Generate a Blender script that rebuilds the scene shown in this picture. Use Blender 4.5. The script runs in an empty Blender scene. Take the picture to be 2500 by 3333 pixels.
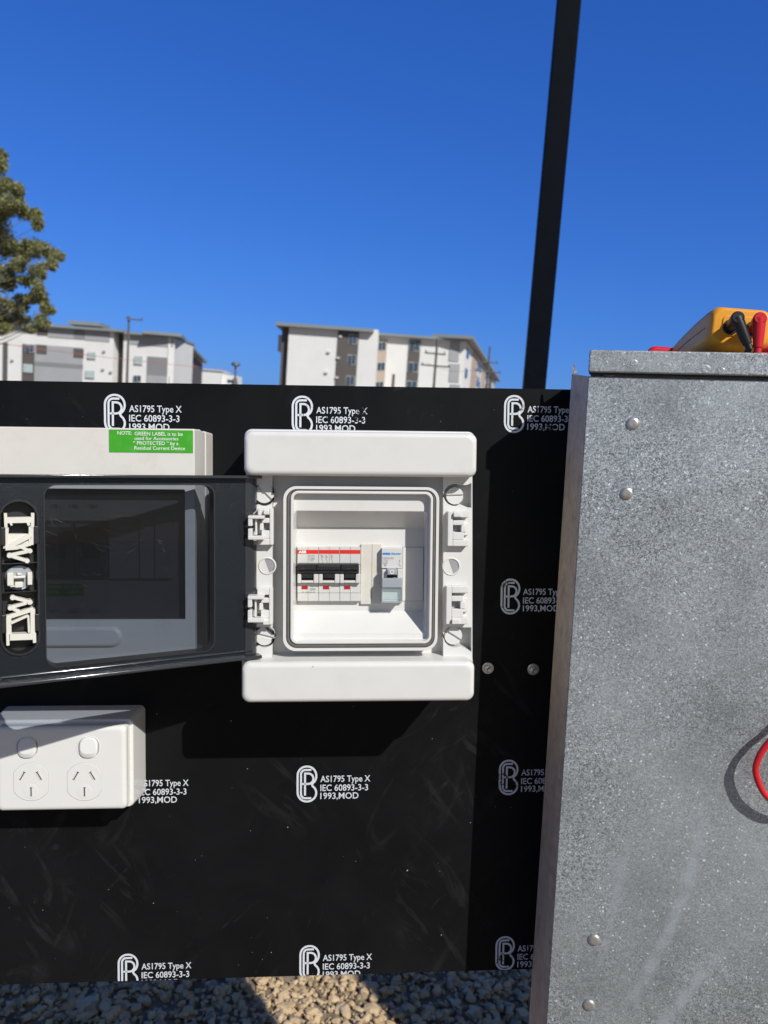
import bpy, bmesh, math, random
from mathutils import Vector, Matrix, noise
R = math.radians
random.seed(7)
S = bpy.context.scene
COL = S.collection
# ------------------------------------------------------------------ camera, sky, sun, exposure
F = 2500.0; CX, CY = 1250.0, 1666.5           # photograph: 2500 x 3333, focal length in its pixels
DB = 0.722                                     # camera to board, metres
def cam_axes(fwd, up, roll):
    f = fwd.normalized(); r = f.cross(up).normalized(); u = r.cross(f)
    return (r*math.cos(roll) + u*math.sin(roll), u*math.cos(roll) - r*math.sin(roll), f)
def mat_from(axes, pos):
    r, u, f = axes
    return Matrix(((r.x, u.x, -f.x, pos.x), (r.y, u.y, -f.y, pos.y), (r.z, u.z, -f.z, pos.z), (0, 0, 0, 1)))
# board frame: u right, v up, w out of the board; the camera stands at (0,0,DB)
AX_B = cam_axes(Vector((math.tan(R(3.4)), -math.tan(R(3.0)), -1)), Vector((0, 1, 0)), R(0.53))
CB = Vector((0, 0, DB))
HC = 1.50
PITCH, ROLL = R(6.5), R(4.0)
AX_W = cam_axes(Vector((0, math.cos(PITCH), -math.sin(PITCH))), Vector((0, 0, 1)), ROLL)
CW = Vector((0, 0, HC))
M_CAM = mat_from(AX_W, CW)
MB = M_CAM @ mat_from(AX_B, CB).inverted()     # board frame -> world (the board leans back and sits a little crooked)
cam = bpy.data.objects.new('camera', bpy.data.cameras.new('camera')); COL.objects.link(cam)
cam.matrix_world = M_CAM
cam.data.sensor_fit = 'VERTICAL'; cam.data.sensor_height = 24; cam.data.sensor_width = 18
cam.data.lens = F/3333*24
cam.data.clip_start = 0.01; cam.data.clip_end = 5000
cam.data.dof.use_dof = True; cam.data.dof.focus_distance = 0.64; cam.data.dof.aperture_fstop = cam.data.lens/2.3
S.camera = cam
SUN_B = Vector((0.684, 0.836, 1.0)).normalized()
SUN = (MB.to_3x3() @ SUN_B).normalized()
sun = bpy.data.objects.new('sun', bpy.data.lights.new('sun', 'SUN')); COL.objects.link(sun)
sun.data.energy = 4.35; sun.data.angle = R(0.53); sun.data.color = (1, .97, .92)
sun.rotation_euler = SUN.to_track_quat('Z', 'Y').to_euler(); sun.location = (3, -3, 4)
W = bpy.data.worlds.new('World'); S.world = W; W.use_nodes = True
nt = W.node_tree; bg = nt.nodes['Background']
sky = nt.nodes.new('ShaderNodeTexSky'); sky.sky_type = 'NISHITA'; sky.sun_disc = False
sky.sun_elevation = math.asin(SUN.z); sky.sun_rotation = math.atan2(SUN.x, SUN.y)
sky.air_density = 1.0; sky.dust_density = 0.6; sky.ozone_density = 4.0; sky.altitude = 0
# the sky's own colours deepened, channel by channel, as the camera's processing does
sp = nt.nodes.new('ShaderNodeSeparateColor'); cb = nt.nodes.new('ShaderNodeCombineColor'); nt.links.new(sky.outputs[0], sp.inputs[0])
for i, (gain, gam) in enumerate(((.205, 1.0), (.385, .79), (.875, .66))):
    a_ = nt.nodes.new('ShaderNodeMath'); a_.operation = 'MULTIPLY'; a_.inputs[1].default_value = .12
    b_ = nt.nodes.new('ShaderNodeMath'); b_.operation = 'POWER'; b_.inputs[1].default_value = gam
    c_ = nt.nodes.new('ShaderNodeMath'); c_.operation = 'MULTIPLY'; c_.inputs[1].default_value = gain/.1
    nt.links.new(sp.outputs[i], a_.inputs[0]); nt.links.new(a_.outputs[0], b_.inputs[0]); nt.links.new(b_.outputs[0], c_.inputs[0]); nt.links.new(c_.outputs[0], cb.inputs[i])
# towards the sun the sky keeps its natural pale glow
tc = nt.nodes.new('ShaderNodeTexCoord'); dt = nt.nodes.new('ShaderNodeVectorMath'); dt.operation = 'DOT_PRODUCT'; dt.inputs[1].default_value = SUN
nt.links.new(tc.outputs['Generated'], dt.inputs[0]); mr = nt.nodes.new('ShaderNodeMapRange'); mr.inputs[1].default_value = .1; mr.inputs[2].default_value = .75
nt.links.new(dt.outputs['Value'], mr.inputs[0]); gl_ = nt.nodes.new('ShaderNodeMix'); gl_.data_type = 'RGBA'
wm = nt.nodes.new('ShaderNodeMix'); wm.data_type = 'RGBA'; wm.blend_type = 'MULTIPLY'; wm.inputs[0].default_value = 1; wm.inputs[7].default_value = (.50, .475, .43, 1)
nt.links.new(sky.outputs[0], wm.inputs[6])
nt.links.new(mr.outputs[0], gl_.inputs[0]); nt.links.new(cb.outputs[0], gl_.inputs[6]); nt.links.new(wm.outputs[2], gl_.inputs[7])
nt.links.new(gl_.outputs[2], bg.inputs[0]); bg.inputs[1].default_value = 0.1
S.view_settings.view_transform = 'Standard'; S.view_settings.look = 'None'
S.view_settings.exposure = 0.0; S.view_settings.gamma = 1.0
S.cycles.max_bounces = 10; S.cycles.transparent_max_bounces = 24

# ------------------------------------------------------------------ pixel -> place
def ray(ax, x, y):
    return ax[0]*((x-CX)/F) + ax[1]*((CY-y)/F) + ax[2]
def P(x, y, E):                                # board frame point at height E above the board
    d = ray(AX_B, x, y); return CB + d*((E-DB)/d.z)
def on_plane(x, y, p0, n):
    d = ray(AX_B, x, y); return CB + d*((p0-CB).dot(n)/d.dot(n))
def rq(xl, xr, yt, yb, E):                     # pixel rectangle -> u0,u1,v0,v1 at height E
    xm, ym = (xl+xr)/2, (yt+yb)/2
    return P(xl, ym, E).x, P(xr, ym, E).x, P(xm, yb, E).y, P(xm, yt, E).y
def wp(x, y, D):                               # world point on the ray at distance D along world Y
    d = ray(AX_W, x, y); return CW + d*(D/d.y)

# ------------------------------------------------------------------ materials
def new_mat(name):
    m = bpy.data.materials.new(name); m.use_nodes = True
    return m, m.node_tree, m.node_tree.nodes['Principled BSDF']
def N(t, kind, **kw):
    n = t.nodes.new(kind)
    for k, v in kw.items():
        if k in n.inputs: n.inputs[k].default_value = v
        else: setattr(n, k, v)
    return n
def coords(t, scale=(1, 1, 1), rot=(0, 0, 0), loc=(0, 0, 0)):
    c = t.nodes.new('ShaderNodeTexCoord'); src = c.outputs['Object']
    if any(rot):
        m0 = t.nodes.new('ShaderNodeMapping'); m0.inputs['Rotation'].default_value = rot; t.links.new(src, m0.inputs[0]); src = m0.outputs[0]
    mp = t.nodes.new('ShaderNodeMapping'); mp.inputs['Scale'].default_value = scale; mp.inputs['Location'].default_value = loc
    t.links.new(src, mp.inputs[0]); return mp.outputs[0]
def ramp(t, src, p0, p1, c0=(0, 0, 0, 1), c1=(1, 1, 1, 1)):
    r = t.nodes.new('ShaderNodeValToRGB'); r.color_ramp.elements[0].position = p0; r.color_ramp.elements[1].position = p1
    r.color_ramp.elements[0].color = c0; r.color_ramp.elements[1].color = c1
    t.links.new(src, r.inputs[0]); return r.outputs[0]
def mixc(t, fac, a, b, blend='MIX'):
    m = t.nodes.new('ShaderNodeMix'); m.data_type = 'RGBA'; m.blend_type = blend
    for s, v in ((m.inputs[0], fac), (m.inputs[6], a), (m.inputs[7], b)):
        if hasattr(v, 'is_linked') or hasattr(v, 'links'): t.links.new(v, s)
        elif isinstance(v, (int, float)): s.default_value = v
        else: s.default_value = (*v[:3], 1)
    return m.outputs[2]
def c4(c): return (*c[:3], 1)
def pm(name, col, rough=.5, metal=0, var=.08, scale=60, bump=0, bscale=400, spec=.5, coat=0, dirt=None, dirt_amt=.3, dscale=25, specks=0):
    m, t, b = new_mat(name)
    v = coords(t)
    n = N(t, 'ShaderNodeTexNoise', Scale=scale, Detail=5.0, Roughness=.6); t.links.new(v, n.inputs['Vector'])
    lo = tuple(x*(1-var) for x in col); hi = tuple(min(1, x*(1+var)) for x in col)
    c = ramp(t, n.outputs['Fac'], .3, .7, c4(lo), c4(hi))
    if dirt:
        d = N(t, 'ShaderNodeTexNoise', Scale=dscale, Detail=7.0, Roughness=.7); t.links.new(v, d.inputs['Vector'])
        f = ramp(t, d.outputs['Fac'], .52, .72, (0, 0, 0, 1), (dirt_amt,)*3+(1,))
        c = mixc(t, f, c, dirt)
    if specks:
        q = N(t, 'ShaderNodeTexNoise', Scale=170.0, Detail=2.0); t.links.new(v, q.inputs['Vector'])
        c = mixc(t, ramp(t, q.outputs['Fac'], .765, .80, (0, 0, 0, 1), (specks,)*3+(1,)), c, (.16, .13, .10))
        q2 = N(t, 'ShaderNodeTexNoise', Scale=1.0, Detail=3.0); t.links.new(coords(t, (40, 900, 40), (0, 0, .5)), q2.inputs['Vector'])
        c = mixc(t, ramp(t, q2.outputs['Fac'], .70, .76, (0, 0, 0, 1), (specks*.35,)*3+(1,)), c, (.45, .43, .40))
    t.links.new(c, b.inputs['Base Color'])
    b.inputs['Roughness'].default_value = rough; b.inputs['Metallic'].default_value = metal
    b.inputs['Specular IOR Level'].default_value = spec
    b.inputs['Coat Weight'].default_value = coat
    if bump:
        n2 = N(t, 'ShaderNodeTexNoise', Scale=bscale, Detail=3.0); t.links.new(v, n2.inputs['Vector'])
        bp = N(t, 'ShaderNodeBump', Strength=bump, Distance=.001); t.links.new(n2.outputs['Fac'], bp.inputs['Height'])
        t.links.new(bp.outputs[0], b.inputs['Normal'])
    return m
def smoked(name, tint, gloss_rough=.03, body=None, body_amt=0.0, scratch=0.0, bump=0, ior=1.30):
    """thin tinted plastic: light passes straight through, tinted, with a clear surface reflection"""
    m, t, b = new_mat(name); t.nodes.remove(b)
    out = [n for n in t.nodes if n.type == 'OUTPUT_MATERIAL'][0]
    tr = N(t, 'ShaderNodeBsdfTransparent', Color=c4(tint)); gl = N(t, 'ShaderNodeBsdfGlossy', Roughness=gloss_rough)
    gl.inputs['Color'].default_value = (1, 1, 1, 1)
    fr = N(t, 'ShaderNodeFresnel', IOR=ior); base = tr.outputs[0]
    v = coords(t)
    if body:
        df = N(t, 'ShaderNodeBsdfDiffuse', Color=c4(body)); mx = N(t, 'ShaderNodeMixShader', Fac=body_amt)
        t.links.new(base, mx.inputs[1]); t.links.new(df.outputs[0], mx.inputs[2]); base = mx.outputs[0]
    if scratch:
        df = N(t, 'ShaderNodeBsdfDiffuse', Color=(.8, .85, .95, 1)); acc = None
        for sc, ro, th in (((50, 2600, 50), .5, .70), ((2600, 45, 50), -.25, .72), ((40, 1500, 30), -.55, .72)):
            n = N(t, 'ShaderNodeTexNoise', Scale=1.0, Detail=3.0); t.links.new(coords(t, sc, (0, 0, ro)), n.inputs['Vector'])
            f = ramp(t, n.outputs['Fac'], th, th+.06, (0, 0, 0, 1), (scratch,)*3+(1,))
            acc = f if acc is None else mixc(t, 1.0, acc, f, 'ADD')
        sm = N(t, 'ShaderNodeTexNoise', Scale=26.0, Detail=1.0); t.links.new(coords(t, loc=(2, 5, 1)), sm.inputs['Vector'])
        acc = mixc(t, 1.0, acc, ramp(t, sm.outputs['Fac'], .47, .62), 'MULTIPLY')
        mx = N(t, 'ShaderNodeMixShader'); t.links.new(acc, mx.inputs[0]); t.links.new(base, mx.inputs[1]); t.links.new(df.outputs[0], mx.inputs[2]); base = mx.outputs[0]
    if bump:
        spk = N(t, 'ShaderNodeTexNoise', Scale=1500.0, Detail=1.0); t.links.new(v, spk.inputs['Vector'])
        t.links.new(mixc(t, ramp(t, spk.outputs['Fac'], .64, .78), (.80, .88, 1.0), (1.8, 1.9, 2.1)), gl.inputs['Color'])  # sparkle put into the gloss colour as random bright specks
        n2 = N(t, 'ShaderNodeTexVoronoi', Scale=1300.0); t.links.new(v, n2.inputs['Vector'])
        bp = N(t, 'ShaderNodeBump', Strength=bump, Distance=.0006); t.links.new(n2.outputs['Distance'], bp.inputs['Height'])
        t.links.new(bp.outputs[0], gl.inputs['Normal'])
    m2 = N(t, 'ShaderNodeMixShader'); t.links.new(fr.outputs[0], m2.inputs[0]); t.links.new(base, m2.inputs[1]); t.links.new(gl.outputs[0], m2.inputs[2])
    t.links.new(m2.outputs[0], out.inputs[0]); return m
def board_mat():
    m, t, b = new_mat('black phenolic board')
    n = N(t, 'ShaderNodeTexNoise', Scale=9.0, Detail=6.0, Roughness=.62, Distortion=.8); t.links.new(coords(t), n.inputs['Vector'])
    base = ramp(t, n.outputs['Fac'], .35, .75, (.0056, .0060, .0068, 1), (.0092, .0096, .0106, 1))
    acc = base
    for sc, ro, th, amt in (((9, 34, 9), .9, .54, .024), ((30, 8, 9), .5, .55, .020), ((22, 120, 20), -.7, .61, .030), ((160, 24, 20), .3, .63, .028)):
        w = N(t, 'ShaderNodeTexNoise', Scale=1.0, Detail=5.0, Roughness=.65, Distortion=1.2); t.links.new(coords(t, sc, (0, 0, ro)), w.inputs['Vector'])
        msk = N(t, 'ShaderNodeTexNoise', Scale=7.0, Detail=1.0); t.links.new(coords(t, loc=(ro*9, th*5, 0)), msk.inputs['Vector'])
        f = ramp(t, w.outputs['Fac'], th, th+.20, (0, 0, 0, 1), (1, 1, 1, 1)); g = ramp(t, msk.outputs['Fac'], .5, .65)
        f = mixc(t, 1.0, f, g, 'MULTIPLY'); f = mixc(t, 1.0, f, (amt, amt, amt), 'MULTIPLY')
        acc = mixc(t, f, acc, (.75, .75, .78))
    sp = N(t, 'ShaderNodeTexNoise', Scale=260.0, Detail=1.0); t.links.new(coords(t), sp.inputs['Vector'])
    acc = mixc(t, ramp(t, sp.outputs['Fac'], .79, .82, (0, 0, 0, 1), (.45,)*3+(1,)), acc, (.7, .68, .62))
    t.links.new(acc, b.inputs['Base Color'])
    r = ramp(t, n.outputs['Fac'], .3, .7, (.37,)*3+(1,), (.50,)*3+(1,)); t.links.new(r, b.inputs['Roughness'])
    b.inputs['Specular IOR Level'].default_value = .09
    n2 = N(t, 'ShaderNodeTexNoise', Scale=900.0, Detail=2.0); t.links.new(coords(t), n2.inputs['Vector'])
    bp = N(t, 'ShaderNodeBump', Strength=.06, Distance=.0005); t.links.new(n2.outputs['Fac'], bp.inputs['Height']); t.links.new(bp.outputs[0], b.inputs['Normal'])
    return m
def print_mat(name, wear):
    m, t, b = new_mat(name)
    v = coords(t)
    n = N(t, 'ShaderNodeTexNoise', Scale=330.0, Detail=4.0, Roughness=.7); t.links.new(v, n.inputs['Vector'])
    g = N(t, 'ShaderNodeTexNoise', Scale=45.0, Detail=2.0); t.links.new(v, g.inputs['Vector'])
    s = N(t, 'ShaderNodeMath', operation='ADD'); t.links.new(n.outputs['Fac'], s.inputs[0]); t.links.new(g.outputs['Fac'], s.inputs[1])
    f = ramp(t, s.outputs[0], 0, 1); th = wear
    hlf = N(t, 'ShaderNodeMath', operation='MULTIPLY'); hlf.inputs[1].default_value = .5; t.links.new(s.outputs[0], hlf.inputs[0])
    f = ramp(t, hlf.outputs[0], th, th+.05)
    c = mixc(t, f, (.012, .012, .014), (.62, .65, .70))
    t.links.new(c, b.inputs['Base Color']); b.inputs['Roughness'].default_value = .55
    return m
def galv_mat(name, streaks=True, tone=(1, 1, 1)):
    m, t, b = new_mat(name)
    v = coords(t)
    vo = N(t, 'ShaderNodeTexVoronoi', Scale=1000.0); wob = N(t, 'ShaderNodeTexNoise', Scale=300.0, Detail=2.0)
    t.links.new(v, wob.inputs['Vector']); vv = mixc(t, .004, v, wob.outputs['Color'], 'ADD'); t.links.new(vv, vo.inputs['Vector'])
    cell = N(t, 'ShaderNodeSeparateColor'); t.links.new(vo.outputs['Color'], cell.inputs[0])
    big = N(t, 'ShaderNodeTexNoise', Scale=14.0, Detail=6.0, Roughness=.65); t.links.new(v, big.inputs['Vector'])
    mid = N(t, 'ShaderNodeTexNoise', Scale=6.0, Detail=3.0); t.links.new(coords(t, loc=(3, 1, 2)), mid.inputs['Vector'])
    flat = ramp(t, mid.outputs['Fac'], .36, .56, (.40,)*3+(1,), (1, 1, 1, 1))
    a = tuple(.15*x for x in tone); c = tuple(.56*x for x in tone)
    cells = ramp(t, cell.outputs[0], .05, .95, c4(a), c4(c))
    col = mixc(t, flat, tuple(.38*x for x in tone), cells)
    fl = N(t, 'ShaderNodeTexVoronoi', Scale=300.0); t.links.new(vv, fl.inputs['Vector'])
    fc = N(t, 'ShaderNodeSeparateColor'); t.links.new(fl.outputs['Color'], fc.inputs[0])
    near = ramp(t, fl.outputs['Distance'], .16, .30, (1, 1, 1, 1), (0, 0, 0, 1))
    rare = ramp(t, fc.outputs[1], .74, .80)
    col = mixc(t, mixc(t, 1.0, near, rare, 'MULTIPLY'), col, tuple(.85*x for x in tone))
    col = mixc(t, ramp(t, big.outputs['Fac'], .45, .75, (0, 0, 0, 1), (.40,)*3+(1,)), col, tuple(.56*x for x in tone))
    dk = N(t, 'ShaderNodeTexNoise', Scale=9.0, Detail=5.0, Roughness=.6); t.links.new(coords(t, loc=(7, 3, 1)), dk.inputs['Vector'])
    col = mixc(t, ramp(t, dk.outputs['Fac'], .46, .70, (0, 0, 0, 1), (.60,)*3+(1,)), col, tuple(.20*x for x in tone))
    if streaks:
        sep = N(t, 'ShaderNodeSeparateXYZ'); t.links.new(v, sep.inputs[0])
        def mth(op, a, b_):
            n_ = N(t, 'ShaderNodeMath', operation=op)
            for i, q in enumerate((a, b_)):
                if hasattr(q, 'links'): t.links.new(q, n_.inputs[i])
                else: n_.inputs[i].default_value = q
            return n_.outputs[0]
        wv = N(t, 'ShaderNodeTexNoise', Scale=60.0, Detail=4.0); t.links.new(v, wv.inputs['Vector'])
        for pts, wid, amt in STREAKS:
            # parabola x = A + B y + C y^2 through three points of the sheet
            (x1, y1), (x2, y2), (x3, y3) = pts
            C_ = ((x3-x1)/(y3-y1) - (x2-x1)/(y2-y1))/(y3-y2); B_ = (x2-x1)/(y2-y1) - C_*(y1+y2); A_ = x1 - B_*y1 - C_*y1*y1
            X, Y = sep.outputs[0], sep.outputs[1]
            fx = mth('ADD', mth('ADD', mth('MULTIPLY', Y, B_), A_), mth('MULTIPLY', mth('MULTIPLY', Y, Y), C_))
            d = mth('ABSOLUTE', mth('SUBTRACT', mth('ADD', X, mth('MULTIPLY', mth('SUBTRACT', wv.outputs['Fac'], .5), wid*.7)), fx), 0)
            k = ramp(t, mth('DIVIDE', d, wid*2), .15, .6, (amt,)*3+(1,), (0, 0, 0, 1))
            lo, hi = min(y1, y3), max(y1, y3)
            k2 = ramp(t, mth('DIVIDE', mth('SUBTRACT', hi, Y), hi-lo), 0.0, .35); k3 = ramp(t, mth('DIVIDE', mth('SUBTRACT', Y, lo), hi-lo), -.0, .12)
            k = mixc(t, 1.0, mixc(t, 1.0, k, k2, 'MULTIPLY'), k3, 'MULTIPLY')
            k = mixc(t, 1.0, k, ramp(t, wv.outputs['Fac'], .3, .55), 'MULTIPLY')
            col = mixc(t, k, col, (.47, .53, .575))
    t.links.new(col, b.inputs['Base Color'])
    b.inputs['Metallic'].default_value = .5
    rr_ = ramp(t, cell.outputs[1], 0, 1, (.26,)*3+(1,), (.62,)*3+(1,)); t.links.new(rr_, b.inputs['Roughness'])
    bp = N(t, 'ShaderNodeBump', Strength=.16, Distance=.0006); t.links.new(cell.outputs[2], bp.inputs['Height'])
    b2 = N(t, 'ShaderNodeBump', Strength=.10, Distance=.01); t.links.new(big.outputs['Fac'], b2.inputs['Height']); t.links.new(b2.outputs[0], bp.inputs['Normal'])
    t.links.new(bp.outputs[0], b.inputs['Normal'])
    return m

MT = {}
MT['board'] = board_mat()
MT['print'] = print_mat('white stencil ink', .30)
MT['print_worn'] = print_mat('worn white stencil ink', .385)
MT['white'] = pm('white enclosure plastic', (.675, .672, .65), .34, var=.02, scale=30, bump=.03, bscale=1500, dirt=(.5, .46, .38), dirt_amt=.14, dscale=40, specks=.5)
MT['white2'] = pm('white inner plastic', (.68, .675, .655), .18, var=.02, scale=30, dirt=(.55, .5, .42), dirt_amt=.12, dscale=50)
MT['cream'] = pm('cream enclosure plastic', (.69, .665, .615), .42, var=.03, scale=20, dirt=(.45, .38, .3), dirt_amt=.2, dscale=45, specks=.6)
MT['cream_dim'] = pm('cream inner plastic', (.62, .57, .52), .5, var=.05)
MT['socket'] = pm('white socket plastic', (.73, .725, .70), .22, var=.012, dirt=(.5, .45, .38), dirt_amt=.08, dscale=60, coat=.2, specks=.4)
MT['gasket'] = pm('grey rubber gasket', (.125, .118, .11), .5, var=.12, scale=200)
MT['brk'] = pm('breaker grey plastic', (.60, .595, .575), .4, var=.02, dirt=(.45, .4, .32), dirt_amt=.12, dscale=90)
MT['stain'] = pm('yellowed filler plastic', (.62, .60, .54), .5, var=.05, dirt=(.58, .49, .33), dirt_amt=.8, dscale=45)
MT['red'] = pm('red band', (.66, .030, .022), .4, var=.04)
MT['redwin'] = pm('red indicator', (.42, .012, .012), .35, var=.25, scale=700)
MT['black'] = pm('black plastic', (.018, .018, .020), .38, var=.2, scale=300)
MT['dark'] = pm('dark gap', (.02, .02, .022), .7)
MT['grey'] = pm('grey blue plastic', (.32, .35, .39), .4, var=.03)
MT['greytxt'] = pm('grey print', (.30, .30, .30), .6)
MT['blue'] = pm('blue print', (.02, .24, .66), .5)
MT['green'] = pm('green label', (.055, .37, .020), .38, var=.04, dirt=(.2, .55, .15), dirt_amt=.2, dscale=120)
MT['paper'] = pm('white letters', (.82, .86, .78), .5)
MT['darktxt'] = pm('black letters', (.03, .028, .026), .6)
MT['aqua'] = smoked('clear aqua plastic', (.91, .945, .96), .05, (.64, .69, .73), .14)
MT['pane'] = smoked('smoked clear plastic', (.43, .475, .545), .02, (.06, .07, .085), .07, scratch=.20)
MT['pane2'] = smoked('dark smoked plastic', (.57, .575, .60), .04, (.03, .03, .03), .05)
MT['frame'] = smoked('smoked textured plastic', (.15, .165, .19), .27, (.010, .0125, .016), .84, bump=.32, ior=1.5)
MT['lip'] = smoked('smoked smooth plastic', (.30, .33, .37), .10, (.05, .056, .066), .55, ior=1.55)
MT['clip'] = pm('ivory clip plastic', (.66, .645, .58), .42, var=.03)
MT['zinc'] = pm('zinc plated steel', (.62, .62, .60), .28, .9, var=.15, scale=300)
MT['rivet'] = pm('aluminium rivet', (.50, .48, .46), .40, .75, var=.22, scale=300)
MT['brass'] = pm('brass contact', (.55, .42, .18), .35, .9)
MT['post'] = pm('black painted steel', (.0028, .0048, .0085), .55, spec=.06, var=.2, scale=25, bump=.05)
MT['yellow'] = pm('amber meter plastic', (.78, .33, .012), .40, var=.03)
MT['yellow2'] = pm('light amber plastic', (.80, .44, .16), .5, var=.03)
MT['redrub'] = pm('red rubber', (.62, .016, .026), .33, var=.05)
MT['blackrub'] = pm('black rubber', (.014, .014, .015), .36, var=.2)

# ------------------------------------------------------------------ mesh helpers
IDM = Matrix.Identity(4)
def rr(a0, a1, b0, b1, r, n=6):                # rounded rectangle loop, counter-clockwise
    r = max(1e-5, min(r, (a1-a0)/2-1e-5, (b1-b0)/2-1e-5)); out = []
    for cx, cy, s in ((a1-r, b1-r, 0), (a0+r, b1-r, 90), (a0+r, b0+r, 180), (a1-r, b0+r, 270)):
        for i in range(n+1):
            t = R(s + 90*i/n); out.append((cx + r*math.cos(t), cy + r*math.sin(t)))
    return out
def circ(cx, cy, r, n=32, a0=0): return [(cx + r*math.cos(a0+2*math.pi*i/n), cy + r*math.sin(a0+2*math.pi*i/n)) for i in range(n)]
class Mesh:
    def __init__(s, fr=None): s.v = []; s.f = []; s.m = []; s.fr = fr or IDM; s.cur = 0
    def pt(s, a, b, c): s.v.append(s.fr @ Vector((a, b, c))); return len(s.v)-1
    def face(s, ids): s.f.append(tuple(ids)); s.m.append(s.cur)
    def loft(s, loops, cap0=True, cap1=True, closed=True):
        idx = [[s.pt(*p) for p in L] for L in loops]; n = len(idx[0])
        for i in range(len(idx)-1):
            A, B = idx[i], idx[i+1]
            for k in range(n if closed else n-1):
                s.face((A[k], A[(k+1) % n], B[(k+1) % n], B[k]))
        if cap0: s.face(idx[0][::-1])
        if cap1: s.face(idx[-1])
        return s
    def rb(s, a0, a1, b0, b1, c0, c1, r=.001, e=.0005, n=5, steps=3):   # rounded slab with a rounded front edge
        L = [[(x, y, c0) for x, y in rr(a0, a1, b0, b1, r, n)]]
        for i in range(steps+1):
            t = R(90*i/steps); ins = e*(1-math.cos(t)); z = c1 - e + e*math.sin(t)
            L.append([(x, y, z) for x, y in rr(a0+ins, a1-ins, b0+ins, b1-ins, max(r-ins, 1e-4), n)])
        return s.loft(L)
    def prism(s, poly, c0, c1): return s.loft([[(x, y, c0) for x, y in poly], [(x, y, c1) for x, y in poly]])
    def box(s, a0, a1, b0, b1, c0, c1): return s.prism([(a0, b0), (a1, b0), (a1, b1), (a0, b1)], c0, c1)
    def sheet(s, poly, c): s.face([s.pt(x, y, c) for x, y in poly]); return s
    def ring(s, outer, inner, c0, c1):         # two loops with the same count
        o0 = [s.pt(x, y, c0) for x, y in outer]; o1 = [s.pt(x, y, c1) for x, y in outer]
        i0 = [s.pt(x, y, c0) for x, y in inner]; i1 = [s.pt(x, y, c1) for x, y in inner]; n = len(o0)
        for k in range(n):
            j = (k+1) % n
            s.face((o0[k], o0[j], o1[j], o1[k])); s.face((i0[j], i0[k], i1[k], i1[j]))
            s.face((o1[k], o1[j], i1[j], i1[k])); s.face((o0[j], o0[k], i0[k], i0[j]))
        return s
    def stroke(s, pts, w, c, closed=False, c1=None):     # flat ribbon (or bar) along a polyline
        n = len(pts); Lf, Rt = [], []
        for i, p in enumerate(pts):
            p = Vector(p)
            a = Vector(pts[i-1]) if (i > 0 or closed) else None; b = Vector(pts[(i+1) % n]) if (i < n-1 or closed) else None
            d1 = (p-a).normalized() if a else None; d2 = (b-p).normalized() if b else None
            if d1 is None: d1 = d2
            if d2 is None: d2 = d1
            t = (d1+d2); t = t.normalized() if t.length > 1e-6 else d1
            nn = Vector((-t.y, t.x)); k = max(.5, nn.dot(Vector((-d1.y, d1.x)))); off = nn*(w/2/k)
            Lf.append(p+off); Rt.append(p-off)
        if c1 is None:
            li = [s.pt(p.x, p.y, c) for p in Lf]; ri = [s.pt(p.x, p.y, c) for p in Rt]
            for i in range(n if closed else n-1):
                j = (i+1) % n; s.face((ri[i], ri[j], li[j], li[i]))
        else:
            for i in range(n if closed else n-1):
                j = (i+1) % n; s.prism([tuple(Rt[i]), tuple(Rt[j]), tuple(Lf[j]), tuple(Lf[i])], c, c1)
        return s
    def tube(s, pts, r, n=12, cap=True):
        pts = [Vector(p) for p in pts]; rad = r if isinstance(r, (list, tuple)) else [r]*len(pts)
        t = (pts[1]-pts[0]).normalized(); x = t.orthogonal().normalized(); L = []
        for i, p in enumerate(pts):
            d = (pts[min(i+1, len(pts)-1)] - pts[max(i-1, 0)]).normalized()
            x = (x - d*x.dot(d)).normalized(); y = d.cross(x)
            L.append([tuple(p + (x*math.cos(2*math.pi*k/n) + y*math.sin(2*math.pi*k/n))*rad[i]) for k in range(n)])
        return s.loft(L, cap, cap)
    def dome(s, cx, cy, c, r, h, n=24, st=5):
        L = [[(x, y, c) for x, y in circ(cx, cy, r, n)]]
        for i in range(1, st):
            t = R(90*i/st); L.append([(x, y, c+h*math.sin(t)) for x, y in circ(cx, cy, r*math.cos(t)**.7, n)])
        return s.loft(L)
    def text(s, body, a, b, width, cap, c, mirror=False, bold=.0, align=0, maxw=False):
        vs, fs, x0, x1, hc = glyphs(body, bold)
        kx = width/(x1-x0); ky = cap/hc
        i0 = len(s.v)
        for x, y in vs:
            X = (x-x0)*kx; X = width-X if mirror else X
            s.pt(a+X, b+y*ky, c)
        for f in fs: s.face([i0+i for i in (f[::-1] if mirror else f)])
        return s
    def build(s, name, mats, parent=None, origin=None, smooth=35, recalc=True, clip=None):
        me = bpy.data.meshes.new(name)
        o_ = Vector(origin) if origin is not None else (Vector(parent['o']) if parent is not None and 'o' in parent else Vector((0, 0, 0)))
        me.from_pydata([tuple(p - o_) for p in s.v], [], s.f)
        mats = mats if isinstance(mats, (list, tuple)) else [mats]
        for m in mats: me.materials.append(m)
        for p, k in zip(me.polygons, s.m): p.material_index = k
        bm = bmesh.new(); bm.from_mesh(me)
        if clip: 
            for co, no in clip: bmesh.ops.bisect_plane(bm, geom=bm.verts[:]+bm.edges[:]+bm.faces[:], plane_co=Vector(co)-o_, plane_no=no, clear_outer=True)
        if recalc: bmesh.ops.recalc_face_normals(bm, faces=bm.faces[:])
        bm.to_mesh(me); bm.free()
        if smooth:
            for p in me.polygons: p.use_smooth = True
            me.set_sharp_from_angle(angle=R(smooth))
        ob = bpy.data.objects.new(name, me); COL.objects.link(ob)
        if smooth:
            wn = ob.modifiers.new('face_weighted', 'WEIGHTED_NORMAL'); wn.keep_sharp = True; wn.weight = 80
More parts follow.
